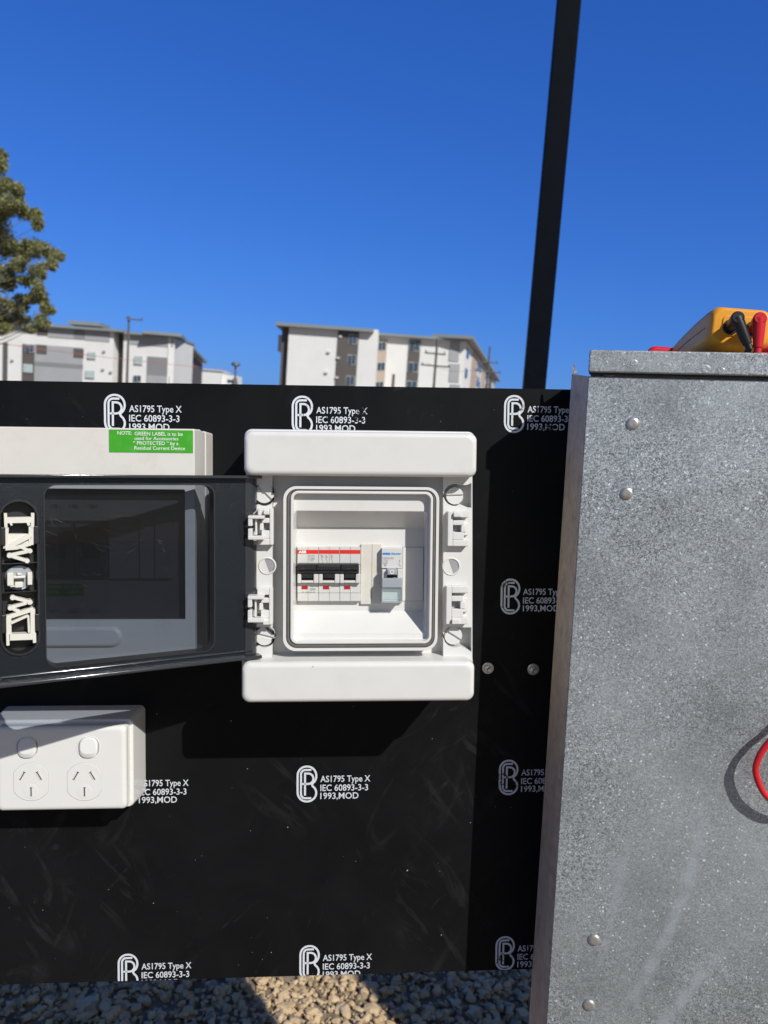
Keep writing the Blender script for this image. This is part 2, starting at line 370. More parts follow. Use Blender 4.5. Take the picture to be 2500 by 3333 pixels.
        if parent is not None: ob.parent = parent
        return ob
_gl = {}
def glyphs(body, bold=0.0):
    k = (body, bold)
    if k not in _gl:
        def raw(tx):
            cu = bpy.data.curves.new('t', 'FONT'); cu.body = tx; cu.resolution_u = 3; cu.offset = bold; cu.fill_mode = 'FRONT' if hasattr(cu, 'fill_mode') else cu.fill_mode
            cu.dimensions = '2D'
            ob = bpy.data.objects.new('t', cu); COL.objects.link(ob)
            me = bpy.data.meshes.new_from_object(ob.evaluated_get(bpy.context.evaluated_depsgraph_get()))
            vs = [(v.co.x, v.co.y) for v in me.vertices]; fs = [tuple(p.vertices) for p in me.polygons]
            bpy.data.objects.remove(ob); bpy.data.curves.remove(cu); bpy.data.meshes.remove(me); return vs, fs
        vs, fs = raw(body); hv, _ = raw('H')
        _gl[k] = (vs, fs, min(v[0] for v in vs), max(v[0] for v in vs), max(v[1] for v in hv))
    return _gl[k]
def props(o, label=None, cat=None, group=None, kind=None):
    for k, v in (('label', label), ('category', cat), ('group', group), ('kind', kind)):
        if v: o[k] = v
    return o
def thing(name, label, cat, origin=(0, 0, 0), group=None, world=False):
    o = bpy.data.objects.new(name, None); COL.objects.link(o); o.empty_display_size = .05
    o['o'] = list(origin)
    o.matrix_world = (IDM if world else MB) @ Matrix.Translation(Vector(origin))
    return props(o, label, cat, group)

# ------------------------------------------------------------------ ground and gravel
g = Mesh(); 
g.face([g.pt(x, y, -.004) for x, y in ((-900, -300), (900, -300), (900, 1500), (-900, 1500))])
MT['soil'] = pm('gravelly soil', (.22, .17, .115), .95, var=.5, scale=40, bump=1.0, bscale=60)
ground = g.build('ground', MT['soil']); props(ground, kind='structure')
st_m, t, b = new_mat('gravel stone')
oi = t.nodes.new('ShaderNodeTexCoord'); vn = N(t, 'ShaderNodeTexVoronoi', Scale=55.0); t.links.new(oi.outputs['Object'], vn.inputs['Vector'])
sc_ = N(t, 'ShaderNodeSeparateColor'); t.links.new(vn.outputs['Color'], sc_.inputs[0])
cr = t.nodes.new('ShaderNodeValToRGB'); cr.color_ramp.elements[0].color = (.20, .15, .10, 1); cr.color_ramp.elements[1].color = (.62, .47, .28, 1)
e = cr.color_ramp.elements.new(.3); e.color = (.52, .36, .19, 1)
t.links.new(sc_.outputs[0], cr.inputs[0])
nn_ = N(t, 'ShaderNodeTexNoise', Scale=220.0, Detail=5.0); t.links.new(oi.outputs['Object'], nn_.inputs['Vector'])
t.links.new(mixc(t, ramp(t, nn_.outputs['Fac'], .35, .75, (0, 0, 0, 1), (.5,)*3+(1,)), cr.outputs[0], (.42, .33, .22)), b.inputs['Base Color'])
b.inputs['Roughness'].default_value = .95
bp = N(t, 'ShaderNodeBump', Strength=.5, Distance=.002); t.links.new(nn_.outputs['Fac'], bp.inputs['Height']); t.links.new(bp.outputs[0], b.inputs['Normal'])
def gravel():
    bm = bmesh.new(); bmesh.ops.create_icosphere(bm, subdivisions=2, radius=1)
    bv = [v.co.copy() for v in bm.verts]; bf = [tuple(v.index for v in f.verts) for f in bm.faces]; bm.free()
    variants = []
    for k in range(14):
        off = Vector((random.random()*50, random.random()*50, random.random()*50)); q = []
        for p in bv:
            w = p*(1 + .55*noise.noise(p*1.2+off) + .30*noise.noise(p*2.6+off)); w = Vector((max(-.8, min(.82, w.x)), w.y, max(-.7, min(.75, w.z)))); q.append(w)
        for _ in range(7):
            dv = Vector((random.gauss(0, 1), random.gauss(0, 1), random.gauss(0, 1))).normalized(); lim = random.uniform(.42, .72)
            q = [w - dv*max(0, w.dot(dv)-lim) for w in q]
        variants.append(q)
    V, Fc = [], []
    rnd = random.Random(3)
    for i in range(11000):
        s = rnd.choice((.003, .004, .005, .007, .009, .012, .016))*rnd.uniform(.7, 1.25)
        if rnd.random() < .02: s *= 1.6
        x, y = rnd.uniform(-1.25, .75), rnd.uniform(1.45, 2.35)
        rot = Matrix.Rotation(rnd.uniform(0, 6.3), 3, 'Z') @ Matrix.Rotation(rnd.uniform(-.6, .6), 3, 'X')
        scl = (s*rnd.uniform(.9, 1.5), s*rnd.uniform(.8, 1.2), s*rnd.uniform(.55, .9))
        z = rnd.uniform(-.003, .012); b0 = len(V)
        for p in variants[i % 14]:
            w = rot @ Vector((p.x*scl[0], p.y*scl[1], p.z*scl[2])); V.append((w.x+x, w.y+y, w.z+z))
        Fc += [tuple(b0+j for j in f) for f in bf]
    me = bpy.data.meshes.new('gravel'); me.from_pydata(V, [], Fc); me.materials.append(st_m)
    o = bpy.data.objects.new('gravel', me); COL.objects.link(o)
    props(o, 'loose tan crushed gravel on the ground beneath the black board', 'gravel', kind='stuff')
gravel()

# ------------------------------------------------------------------ galvanised cabinet frame (needed early: the board butts against it)
YAW = R(15.0)
GN = Vector((-math.sin(YAW), 0, math.cos(YAW)))
G0 = P(1910, 1222, .092); G1 = on_plane(1773, 3333, G0, GN)
GUP = (G0-G1).normalized(); GR = GUP.cross(GN).normalized(); GNN = GR.cross(GUP)
GF = Matrix(((GR.x, GUP.x, GNN.x, G0.x), (GR.y, GUP.y, GNN.y, G0.y), (GR.z, GUP.z, GNN.z, G0.z), (0, 0, 0, 1)))
GFI = GF.inverted()
def gq(x, y, c=0):
    q = GFI @ on_plane(x, y, G0 + GNN*c, GNN); return q.x, q.y
STREAKS = []
for pts, wid, amt in (([(2062, 2650), (2010, 2900), (1950, 3150)], .0040, .55), ([(2300, 2560), (2235, 2880), (2030, 3290)], .0058, .85), ([(2390, 3050), (2270, 3190), (2110, 3420)], .0066, .80)):
    STREAKS.append(([gq(*p) for p in pts], wid, amt))
MT['galv'] = galv_mat('galvanised sheet steel', True, (1.04, 1.13, 1.17))
MT['galv_plain'] = galv_mat('galvanised sheet edge', False, (1.02, 1.09, 1.13))
MT['galv_dirty'] = pm('dusty galvanised return', (.52, .43, .33), .7, 0, var=.16, scale=90, bump=.1, bscale=500, dirt=(.16, .13, .10), dirt_amt=.5, dscale=60)

# ------------------------------------------------------------------ the board
def board():
    t0 = P(0, 1236, 0); t1 = P(1857, 1270, 0); b0 = P(0, 3202, 0); b1 = P(1731, 3157, 0)
    vt = (t0.y+t1.y)/2; vb = (b0.y+b1.y)/2
    # right edge follows the side of the cabinet
    xr_t = P(1846, 1270, 0).x + .010; xr_b = P(1728, 3157, 0).x + .010; ul = P(-520, 2000, 0).x
    org = ((ul+xr_b)/2, vb, 0)
    T = thing('switchboard_panel', 'black phenolic board with rows of white stencilled markings carrying the enclosures', 'panel', org)
    m = Mesh(); m.prism([(ul, vb), (xr_b, vb), (xr_t, vt), (ul, vt)], -.012, 0)
    m.build('board_sheet', MT['board'], T, smooth=0)
    m = Mesh(); m.box(ul+.02, ul+.06, vb-1.06, vt-.05, -.052, -.0125); m.build('leg', MT['post'], T, smooth=0)
    m = Mesh(); m.box(xr_b+.03, xr_b+.07, vb-1.06, vt-.15, -.052, -.0125); m.build('leg', MT['post'], T, smooth=0)
    return T, vb, vt
BOARD, VB, VT = board()
def arc(cx, cy, rx, ry, a0, a1, n=8): return [(cx+rx*math.cos(R(a0+(a1-a0)*i/n)), cy+ry*math.sin(R(a0+(a1-a0)*i/n))) for i in range(n+1)]
def marking(x, y, wpx, worn=False, tail=None):
    p = P(x, y, .0004); k = P(x+wpx, y, .0004).x - p.x          # top-left corner of the emblem, its width
    m = Mesh(); H = 1.76; Z = .0004
    f = lambda L: [(p.x + a*k, p.y + (b-H)*k) for a, b in L]
    w = .092*k
    outer = [(.07, .52), (.07, 1.28)] + arc(.47, 1.28, .40, .415, 180, 90)[1:] + arc(.52, 1.25, .41, .445, 90, -35, 10) + [(.72, .86)] + arc(.50, .45, .43, .40, 52, -90, 10) + arc(.47, .50, .40, .445, 270, 180, 8)[:-1]
    m.stroke(f(outer), w, Z, True)
    m.stroke(f([(.70, 1.535), (.42, 1.535)] + arc(.42, 1.335, .195, .20, 90, 180)[1:] + [(.225, .5)] + arc(.42, .42, .195, .215, 180, 270) + [(.70, .205)]), w, Z+.00003)
    m.stroke(f([(.41, .33), (.41, 1.37), (.56, 1.37)] + arc(.56, 1.125, .235, .245, 90, -90, 10)[1:] + [(.28, .88)]), w, Z+.00006)
    u = p.x + 1.118*k
    m.text('AS1795 Type X', u, p.y-.80*k, 2.30*k, .29*k, Z, bold=.010)
    m.text('IEC 60893-3-3', u, p.y-1.22*k, 2.20*k, .29*k, Z, bold=.010)
    m.text('1993,MOD', u, p.y-1.60*k, 1.76*k, .29*k, Z, bold=.010)
    m.build('stencilled_marking', MT['print_worn' if worn else 'print'], BOARD, smooth=0, recalc=False, clip=[((0, VB+.0004, 0), (0, -1, 0))])
for x, y, w_, wo in ((336, 1280, 75, 0), (948, 1286, 73, 1), (1640, 1284, 70, 1), (1629, 1882, 67, 1), (1623, 2472, 67, 1), (1612, 3047, 66, 1),
                     (964, 2491, 71, 0), (973, 3076, 70, 0), (381, 3104, 71, 0), (372, 2506, 71, 0)):
    marking(x, y, w_, wo)

# ------------------------------------------------------------------ hex bolts through the board
def bolt(x, y, label):
    c = P(x, y, .003)
    T = thing('hex_bolt', label, 'bolt', (c.x, c.y, 0), 'bolts through the black board')
    Mesh().loft([[(a, b, z) for a, b in circ(c.x, c.y, r, 28)] for r, z in ((.0056, 0.0002), (.0056, .0009), (.0052, .0013))]).build('washer', MT['zinc'], T)
    Mesh().loft([[(a, b, z) for a, b in circ(c.x, c.y, r, 6, .3)] for r, z in ((.0040, .0014), (.0040, .0042), (.0034, .0048))]).build('nut', MT['zinc'], T, smooth=20)
    L = []
    for i in range(9): L.append([(a, b, .0015+.0009*i) for a, b in circ(c.x, c.y, .0020 if i % 2 else .0017, 14)])
    Mesh().loft(L).build('thread', MT['zinc'], T, smooth=0)
bolt(1590, 2177, 'zinc bolt on the black board closer to the white enclosure')
bolt(1738, 2181, 'zinc bolt on the black board closer to the galvanised cabinet')

# ------------------------------------------------------------------ white enclosure with open door
def enclosure():
    u0, u1, v0, v1 = rq(790, 1548, 1400, 2288, .09)
    T = thing('breaker_enclosure', 'white plastic breaker enclosure with its smoked door swung open to the left', 'enclosure', ((u0+u1)/2, v0, 0))
    Wh, Wi = MT['white'], MT['white2']
    # base tray up to the channel floor
    a0, a1, b0, b1 = rq(795, 1541, 1410, 2270, .085)
    m = Mesh(); m.rb(a0, a1, b0, b1, .0002, .055, .006, .001)
    hole = rq(944, 1408, 1598, 2097, .0725)
    m.ring(rr(a0, a1, b0, b1, .006, 6), rr(*hole, .006, 6), .0551, .0725); m.build('base', Wh, T)
    # covers
    def cover(xl, xr, yt, yb, top):
        A0, A1, B0, B1 = rq(xl, xr, yt, yb, .103); L = []
        lip = .0022
        for w, ins in ((.002, -lip), (.076, -lip), (.0775, -lip+.0005), (.078, 0.0), (.0980, .0004), (.1003, .0009), (.1017, .0019), (.1025, .0033), (.1028, .0050)):
            r = .0062
            tb = (B1-ins, B0+(ins if ins > 0 else 0)) if top else (B1-(ins if ins > 0 else 0), B0+ins)
            L.append([(a, b, w) for a, b in rr(A0+ins, A1-ins, tb[1], tb[0], r, 8)])
        # gentle belly on the outer long edge
        for ring in L:
            for i, (a, b, w) in enumerate(ring):
                t = (a-A0)/(A1-A0)*2-1; k = max(0, 1-t*t)
                e = (b-(B0+B1)/2)/((B1-B0)/2)
                if top and e > .5: b += .0010*k
                if (not top) and e < -.5: b -= .0026*k
                ring[i] = (a, b, w)
        m = Mesh(); m.loft(L); return m.build('cover', Wh, T, smooth=40)
    cover(791, 1556, 1404, 1552, True)
    cover(783, 1548, 2154, 2288, False)
    # side flanges with cut-outs at the screws
    def flange(xi, xo, left):
        E = .085; ym1, ym2 = 1652, 2042
        def q(x, y): p = P(x, y, E); return (p.x, p.y)
        sx = 860 if left else 1480
        m = Mesh()
        m.prism([q(xi, ym1), q(xo, ym1), q(xo, ym2), q(xi, ym2)], .0724, E)
        # ledges that curve round the screws
        ri = xi
        top = [q(xo, 1548), q(xo, 1572)] + [q(xo - (xo-sx)*.25, 1578)] + [q(sx + 36*math.cos(R(a))*(1 if not left else -1), 1611 - 36*math.sin(R(a))) for a in (62, 80, 100, 125, 150, 172)] + [q(xi, 1606), q(xi, 1548)]
        m.prism(top, .0724, E-.0002)
        mid = [q(xo, 1656), q(xo - (xo-sx)*.3, 1650)] + [q(sx + 36*math.cos(R(a))*(1 if not left else -1), 1611 + 36*math.sin(R(a))) for a in (58, 80, 100, 125, 150, 168)] + [q(xi, 1620), q(xi, 1657)]
        m.prism(mid, .0724, E-.0004)
        mid2 = [q(xo, 2040), q(xo - (xo-sx)*.3, 2042)] + [q(sx + 36*math.cos(R(a))*(1 if not left else -1), 2072 - 36*math.sin(R(a))) for a in (58, 80, 100, 125, 150, 168)] + [q(xi, 2064), q(xi, 2038)]
        m.prism(mid2, .0724, E-.0004)
        bot = [q(xo, 2156), q(xo, 2122)] + [q(xo - (xo-sx)*.3, 2112)] + [q(sx + 36*math.cos(R(a))*(1 if not left else -1), 2072 + 36*math.sin(R(a))) for a in (58, 80, 100, 125, 150, 172)] + [q(xi, 2078), q(xi, 2156)]
        m.prism(bot, .0724, E-.0002)
        # thin outer rim
        xr = xo + (3 if not left else -3)
        m.prism([q(xo, 1548), q(xr, 1548), q(xr, 2156), q(xo, 2156)], .04, E-.0006)
        m.build('side_flange', Wi, T, smooth=30)
    flange(1443, 1535, False)
    flange(887, 799, True)
    # screws
    def screw(x, y, ang, rpx):
        p = P(x, y, .083); r = rpx*(DB-.083)/F; fr = Matrix.Translation((p.x, p.y, 0)) @ Matrix.Rotation(R(ang), 4, 'Z')
        m = Mesh(fr); 
        for s in (1, -1):
            half = [(r*math.cos(R(a)), r*math.sin(R(a))) for a in range(9, 172, 6)]
            half = [(a, max(b, .0011)*s) for a, b in half]
            m.loft([[(a, b, .0724) for a, b in half], [(a, b, .0822) for a, b in half], [(a*.95, b*.95 if abs(b) > .0015 else b, .0830) for a, b in half]])
        m.loft([[(a, b, z) for a, b in circ(0, 0, r*.96, 24)] for z in (.0724, .0812)])
        m.build('screw', Wi, T, smooth=30)
    screw(1481, 1614, 2, 29); screw(1476, 2070, -32, 30); screw(860, 1606, -45, 32); screw(861, 2071, -14, 31)
    # round knockout plugs: recessed cups
    def plug(x, y, rpx):
        p = P(x, y, .085); r = rpx*(DB-.085)/F; m = Mesh()
        m.loft([[(a, b, .0851) for a, b in circ(p.x, p.y, r*1.18, 30)], [(a, b, .0858) for a, b in circ(p.x, p.y, r*1.08, 30)], [(a, b, .0858) for a, b in circ(p.x, p.y, r, 30)], [(a, b, .0853) for a, b in circ(p.x, p.y, r*.97, 30)]], False, False)
        m.build('plug_rim', Wi, T)
        m = Mesh(); f0 = p.x, p.y
        half = [(p.x + r*.9*math.cos(R(a)), p.y + r*.9*math.sin(R(a))) for a in range(-70, 111, 12)]
        m.sheet(half, .08525); m.build('plug_hole', MT['plughole'], T, smooth=0)
    MT['plughole'] = pm('grey plug web', (.30, .30, .31), .5)
    plug(1469, 1844, 26); plug(870, 1842, 25)
    # hinge blocks on both flanges
    def hinge(xl, xr, yt, yb, tab_top, left):
        A0, A1, B0, B1 = rq(xl, xr, yt, yb, .092)
        w = A1-A0; h = B1-B0; m = Mesh()
        # frame of bars leaving a real socket in the middle
        def bar(fa0, fa1, fb0, fb1, z, c0=.0848): m.rb(A0+w*fa0, A0+w*fa1, B0+h*fb0, B0+h*fb1, c0, z, .0008, .0007, 3)
        fl = (lambda a, b: (1-b, 1-a)) if left else (lambda a, b: (a, b))
        bar(*fl(0, .24), 0, 1, .0925)
        bar(*fl(.2401, .98), .0, .18, .0924)
        bar(*fl(.2401, .98), .82, 1.0, .0924)
        bar(*fl(.2402, .75), .1801, .40, .0922); bar(*fl(.2402, .75), .60, .74, .0921)
        bar(*fl(.62, .86), .4001, .5999, .0919)
        bar(*fl(.7501, 1.0), .3, .66, .0885)
        bar(*fl(.2403, .60), *((.84, .97) if tab_top else (.02, .15)), .0955, .0925)
        m.build('hinge_block', Wi, T)
        d = Mesh(); x0, x1 = fl(.24, .62); d.box(A0+w*x0, A0+w*x1, B0+h*.40, B0+h*.60, .0849, .0852); d.build('hinge_socket', MT['plughole'], T, smooth=0)
    hinge(1457, 1528, 1664, 1778, True, False); hinge(1452, 1526, 1908, 2032, False, False)
    hinge(838, 890, 1655, 1774, True, True); hinge(836, 888, 1915, 2034, False, True)
    # raised window frame, gasket and inner lip
    def RQ(xl, xr, yt, yb, E): return rq(xl, xr, yt, yb, E)
    o = RQ(922, 1427, 1584, 2118, .092); i1 = RQ(931.5, 1418, 1593, 2109, .092)
    m = Mesh(); m.ring(rr(*o, .0105, 8), rr(*i1, .0088, 8), .0724, .0922); m.build('window_frame', Wi, T, smooth=40)
    g1 = RQ(945, 1407, 1599, 2096, .093)
    m = Mesh(); L = []
    for f, z in ((0, .0895), (.12, .0912), (.5, .0917), (.88, .0912), (1, .0895)):
        q = [o_+(i_-o_)*f for o_, i_ in zip(i1, g1)]; L.append([(a, b, z) for a, b in rr(*q, .0086-.003*f, 8)])
    m.loft(L, False, False); m.build('gasket', MT['gasket'], T, smooth=60)
    i2 = RQ(954.5, 1398.5, 1608, 2087, .093)
    # inner lip and stepped liner, one moulding
    m = Mesh(); E1, E2 = .0862, .0660
    r1 = list(RQ(958, 1388, 1663, 2062, E1)); r2 = list(RQ(967, 1379, 1717, 1988, E2))
    ib = [i2[0]+.0004, i2[1]-.0004, i2[2]+.0004, i2[3]-.0004]
    mid = [r1[0], r1[1], i2[2]+.001, i2[3]-.001]
    m.loft([[(a, b, .0560) for a, b in rr(*g1, .0062, 8)], [(a, b, .0926) for a, b in rr(*g1, .0062, 8)], [(a, b, .0932) for a, b in rr(g1[0]+.0006, g1[1]-.0006, g1[2]+.0006, g1[3]-.0006, .0056, 8)],
            [(a, b, .0932) for a, b in rr(i2[0]-.0004, i2[1]+.0004, i2[2]-.0004, i2[3]+.0004, .005, 8)], [(a, b, .0926) for a, b in rr(*i2, .0046, 8)],
            [(a, b, E1+.0004) for a, b in rr(*ib, .0044, 8)], [(a, b, E1) for a, b in rr(*mid, .0035, 8)], [(a, b, E1-.0001) for a, b in rr(*r1, .0030, 8)],
            [(a, b, E1-.001) for a, b in rr(r1[0]+.0002, r1[1]-.0002, r1[2]+.0006, r1[3]-.0006, .0028, 8)],
            [(a, b, E2+.0006) for a, b in rr(r2[0]-.0002, r2[1]+.0002, r2[2]-.0004, r2[3]+.0004, .0012, 8)], [(a, b, E2) for a, b in rr(*r2, .001, 8)]], False, True)
    m.build('liner', Wi, T, smooth=38)
    # blank strip at the end of the breaker row
    q = rq(1311, 1377.5, 1782, 1956, .067)
    m = Mesh(); m.rb(*q, .0660, .0667, .0005, .0002); m.build('blank_plate', Wi, T)
    m = Mesh(); m.ring(rr(q[0]-.0004, q[1]+.0004, q[2]-.0004, q[3]+.0004, .0006, 2), rr(q[0]-.00005, q[1]+.00005, q[2]-.00005, q[3]+.00005, .0005, 2), .0660, .0662); m.build('blank_gap', MT['greytxt'], T, smooth=0)
    # faint moulded rating panel on the upper slope is left to the gloss; small warning print on the right of it
    door(T)
    return T

# door frame of reference: hinge line on the left flange, door swung past the board plane towards the camera
DA = R(25.5)
DH = P(843, 1848, .088)
DS = Vector((-math.cos(DA), 0, math.sin(DA))); DN = Vector((math.sin(DA), 0, math.cos(DA))); DT = Vector((0, 1, 0))
DX = -DS                                         # local a axis points right (towards the hinge): a = -distance from hinge
DF = Matrix(((DX.x, DT.x, DN.x, DH.x), (DX.y, DT.y, DN.y, DH.y), (DX.z, DT.z, DN.z, DH.z), (0, 0, 0, 1))); DFI = DF.inverted()
def dq(x, y, c=0):
    q = DFI @ on_plane(x, y, DH + DN*c, DN); return q.x, q.y
def drq(xl, xr, yt, yb, c=0):
    xm, ym = (xl+xr)/2, (yt+yb)/2
    return dq(xl, ym, c)[0], dq(xr, ym, c)[0], dq(xm, yb, c)[1], dq(xm, yt, c)[1]
def door(T):
    vt = (dq(847, 1552)[1] + dq(60, 1544)[1])/2; vb = (dq(837, 2143)[1] + dq(60, 2217)[1])/2
    aL = -.2080; aR = dq(800, 1850)[0]
    def part(m, name, mat, par, **k): 
        ob = m.build(name, mat, None, origin=T['o'], **k); ob.parent = par; return ob
    wl, wr = dq(147, 1870)[0], dq(697, 1850)[0]; wb = dq(430, 2144)[1]; wt = dq(430, 1578)[1]
    cl, cr_ = dq(2, 1880)[0], dq(124, 1880)[0]; cb = dq(62, 2129)[1]; ct = dq(62, 1630)[1]
    # frame sheet as one ring around the window, with a capsule opening for the latch
    D = Mesh(DF); n = 8; th = .0024
    win = rr(wl, wr, wb, wt, .0085, n)
    # left piece boundary halfway between capsule and window
    xs = (cr_+wl)/2
    D.ring(rr(xs, aR, vb, vt, .0004, n), win, -th, 0)
    D.ring(rr(aL, xs-.00002, vb, vt, .0004, n), rr(cl, cr_, cb, ct, .0145, n), -th, 0)
    d = part(D, 'door', MT['frame'], T, smooth=30)
    # rims
    m = Mesh(DF)
    m.rb(aL, aR+.012, vt-.0018, vt+.0006, -.010, .0060, .0004, .0006, 2); m.rb(aL, aR+.012, vb-.0006, vb+.0020, -.010, .0062, .0004, .0007, 2)
    m.rb(aL-.002, aL, vb, vt, -.010, .006, .0004, .0006, 2)
    m.rb(aL+.002, aR+.006, vb+.0050, vb+.0062, -.001, .0018, .0004, .0006, 2)
    part(m, 'door_rim', MT['lip'], d)
    # curved hinge lip, interrupted at the hinges
    prof = [(aR-.0005, .0004), (aR+.003, .0008), (aR+.0065, .0002), (aR+.0095, -.002), (aR+.0118, -.0055), (aR+.0128, -.010)]
    h1 = (dq(835, 1775)[1], dq(835, 1662)[1]); h2 = (dq(835, 2034)[1], dq(835, 1922)[1])
    m = Mesh(DF)
    for y0, y1, k in ((vb+.0022, h2[0], 6), (h2[1], h1[0], 6), (h1[1], vt-.002, 6), (h2[0], h2[1], 3), (h1[0], h1[1], 3)):
        pr = prof[:k]; 
        loop = pr + [(a-.0004, c-.0022) for a, c in pr[::-1]]
        m.loft([[(a, y0+.0001, c) for a, c in loop], [(a, y1-.0001, c) for a, c in loop]])
    part(m, 'hinge_lip', MT['lip'], d, smooth=50)
    # window: recess wall and pane
    m = Mesh(DF)
    m.ring(rr(wl-.0007, wr+.0007, wb-.0007, wt+.0007, .0092, n), rr(wl+.0003, wr-.0003, wb+.0003, wt-.0003, .0082, n), -.0105, .0008)
    part(m, 'window_surround', MT['black'], d, smooth=40)
    m = Mesh(DF); m.sheet(rr(wl+.0004, wr-.0004, wb+.0004, wt-.0004, .008, n), -.0100); part(m, 'window_pane', MT['pane'], d, smooth=0)
    # latch pocket
    m = Mesh(DF)
    m.loft([[(a, b, z) for a, b in rr(cl-i, cr_+i, cb-i, ct+i, .0145+i, n)] for i, z in ((.0011, .0004), (.0009, .0016), (-.0004, .0016), (-.0012, -.004), (-.0012, -.0095))], False, True)
    part(m, 'latch_pocket', MT['black'], d, smooth=40)
    zs = .2937
    def z2(x, y, c=0): return dq(x*zs, 1600+y*zs, c)
    def bars(specs, c0, c1, name, mat, discs=()):
        m = Mesh(DF); sc = zs*.56/F; k = 0
        for pts, w in specs:
            k += 1; m.stroke([z2(*p) for p in pts], w*sc, c0, c1=c1 + .00012*k)
        for x, y, r in discs:
            k += 1; q = z2(x, y); m.loft([[(a, b, z) for a, b in circ(q[0], q[1], r*sc, 16)] for z in (c0, c1+.00012*k)])
        return part(m, name, mat, d, smooth=30)
    mb = Mesh(DF); mb.prism([z2(*p) for p in [(58, 470), (345, 470), (350, 592), (205, 606), (175, 636), (66, 642)]], -.006, -.0008); part(mb, 'latch_clip_plate', MT['clip'], d, smooth=0)
    bars([([(70, 400), (62, 630)], 46), ([(345, 385), (345, 590)], 46), ([(80, 318), (345, 312)], 62), ([(60, 240), (66, 400)], 30), ([(362, 236), (360, 400)], 32), ([(60, 628), (345, 480)], 50), ([(60, 630), (185, 620), (340, 575)], 40),
          ([(195, 600), (330, 655)], 30), ([(330, 655), (105, 705)], 36), ([(105, 705), (298, 765)], 36), ([(110, 360), (130, 350)], 40), ([(300, 360), (330, 350)], 40)], -.006, .0006, 'latch_clip', MT['clip'],
         ((330, 655, 25), (105, 705, 27), (298, 765, 25)))
    bars([([(140, 1172), (330, 1222)], 34), ([(330, 1222), (115, 1285)], 34), ([(115, 1285), (215, 1330)], 34), ([(75, 1395), (370, 1300)], 46), ([(95, 1390), (100, 1580)], 50), ([(362, 1300), (362, 1570)], 46),
          ([(110, 1612), (375, 1602)], 68), ([(85, 1570), (88, 1702)], 30), ([(380, 1565), (382, 1672)], 32), ([(120, 1455), (310, 1370)], 26), ([(312, 1370), (322, 1560)], 20)], -.006, .0006, 'latch_clip', MT['clip'],
         ((140, 1172, 27), (330, 1222, 27), (115, 1285, 27)))
    m = Mesh(DF); q = z2(218, 965); sc = zs*.56/F
    m.loft([[(a, b, z) for a, b in circ(q[0], q[1], r*sc, 32)] for r, z in ((142, -.0090), (142, -.0055), (132, -.0045), (118, -.0050))])
    kd = part(m, 'latch_knob', MT['grey'], d, smooth=40)
    m = Mesh(DF)
    for (x0, x1, y0, y1, c) in ((80, 150, 895, 1045, .0012), (305, 356, 890, 1035, .0012), (150, 282, 930, 965, .0008), (190, 240, 902, 930, .0009), (165, 255, 1000, 1066, .0008), (110, 165, 1040, 1060, .0007)):
        A = z2(x0, y1); B = z2(x1, y0); m.rb(A[0], B[0], A[1], B[1], -.006, c, .0005, .0005, 3)
    part(m, 'knob_grip', MT['clip'], d)
    m = Mesh(DF)
    for y in (795, 1112):
        A = z2(15, y+14); B = z2(412, y-14); m.rb(A[0], B[0], A[1], B[1], -.009, .0004, .0004, .0004, 2)
    for x0, x1, y0, y1 in ((8, 58, 392, 600), (376, 428, 380, 580), (15, 68, 1360, 1570), (386, 438, 1348, 1545)):
        A = z2(x0, y1); B = z2(x1, y0); m.rb(A[0], B[0], A[1], B[1], -.008, .0022, .0006, .0007, 3)
    part(m, 'latch_guide', MT['black'], d)
    m = Mesh(DF); A = z2(120, 1855); m.text('IP 65', A[0], A[1], .0098, .0020, .0002, mirror=True); part(m, 'moulded_text', MT['black'], d, smooth=0)
    # small moulding rosettes beside the window
    m = Mesh(DF)
    for x, y in ((708, 1582), (757, 1582), (757, 1645)):
        q = dq(x, y)
        for k in range(8):
            a = k*math.pi/4; m.stroke([(q[0]+.0008*math.cos(a), q[1]+.0008*math.sin(a)), (q[0]+.0024*math.cos(a), q[1]+.0024*math.sin(a))], .0006, .00005, c1=.0004)
    part(m, 'moulded_mark', MT['black'], d, smooth=0)
    # white hinge hooks that clip over the door edge
    for (xl, xr, yt, yb) in ((807, 861, 1678, 1757), (806, 859, 1939, 2026)):
        A0, A1, B0, B1 = rq(xl, xr, yt, yb, .100); w, h = A1-A0, B1-B0; m = Mesh()
        def bar(a0, a1, b0, b1, z, c0=.091): m.rb(A0+w*a0, A0+w*a1, B0+h*b0, B0+h*b1, c0, z, .0007, .0007, 3)
        bar(0, .27, .56, .90, .1005); bar(0, .27, .02, .46, .1005); bar(.0, 1.0, .86, 1.0, .1010); bar(.0, .98, .0, .16, .1010)
        bar(.40, .52, .17, .85, .0975)
        m.build('hinge_hook', MT['white2'], T)
ENC = enclosure()

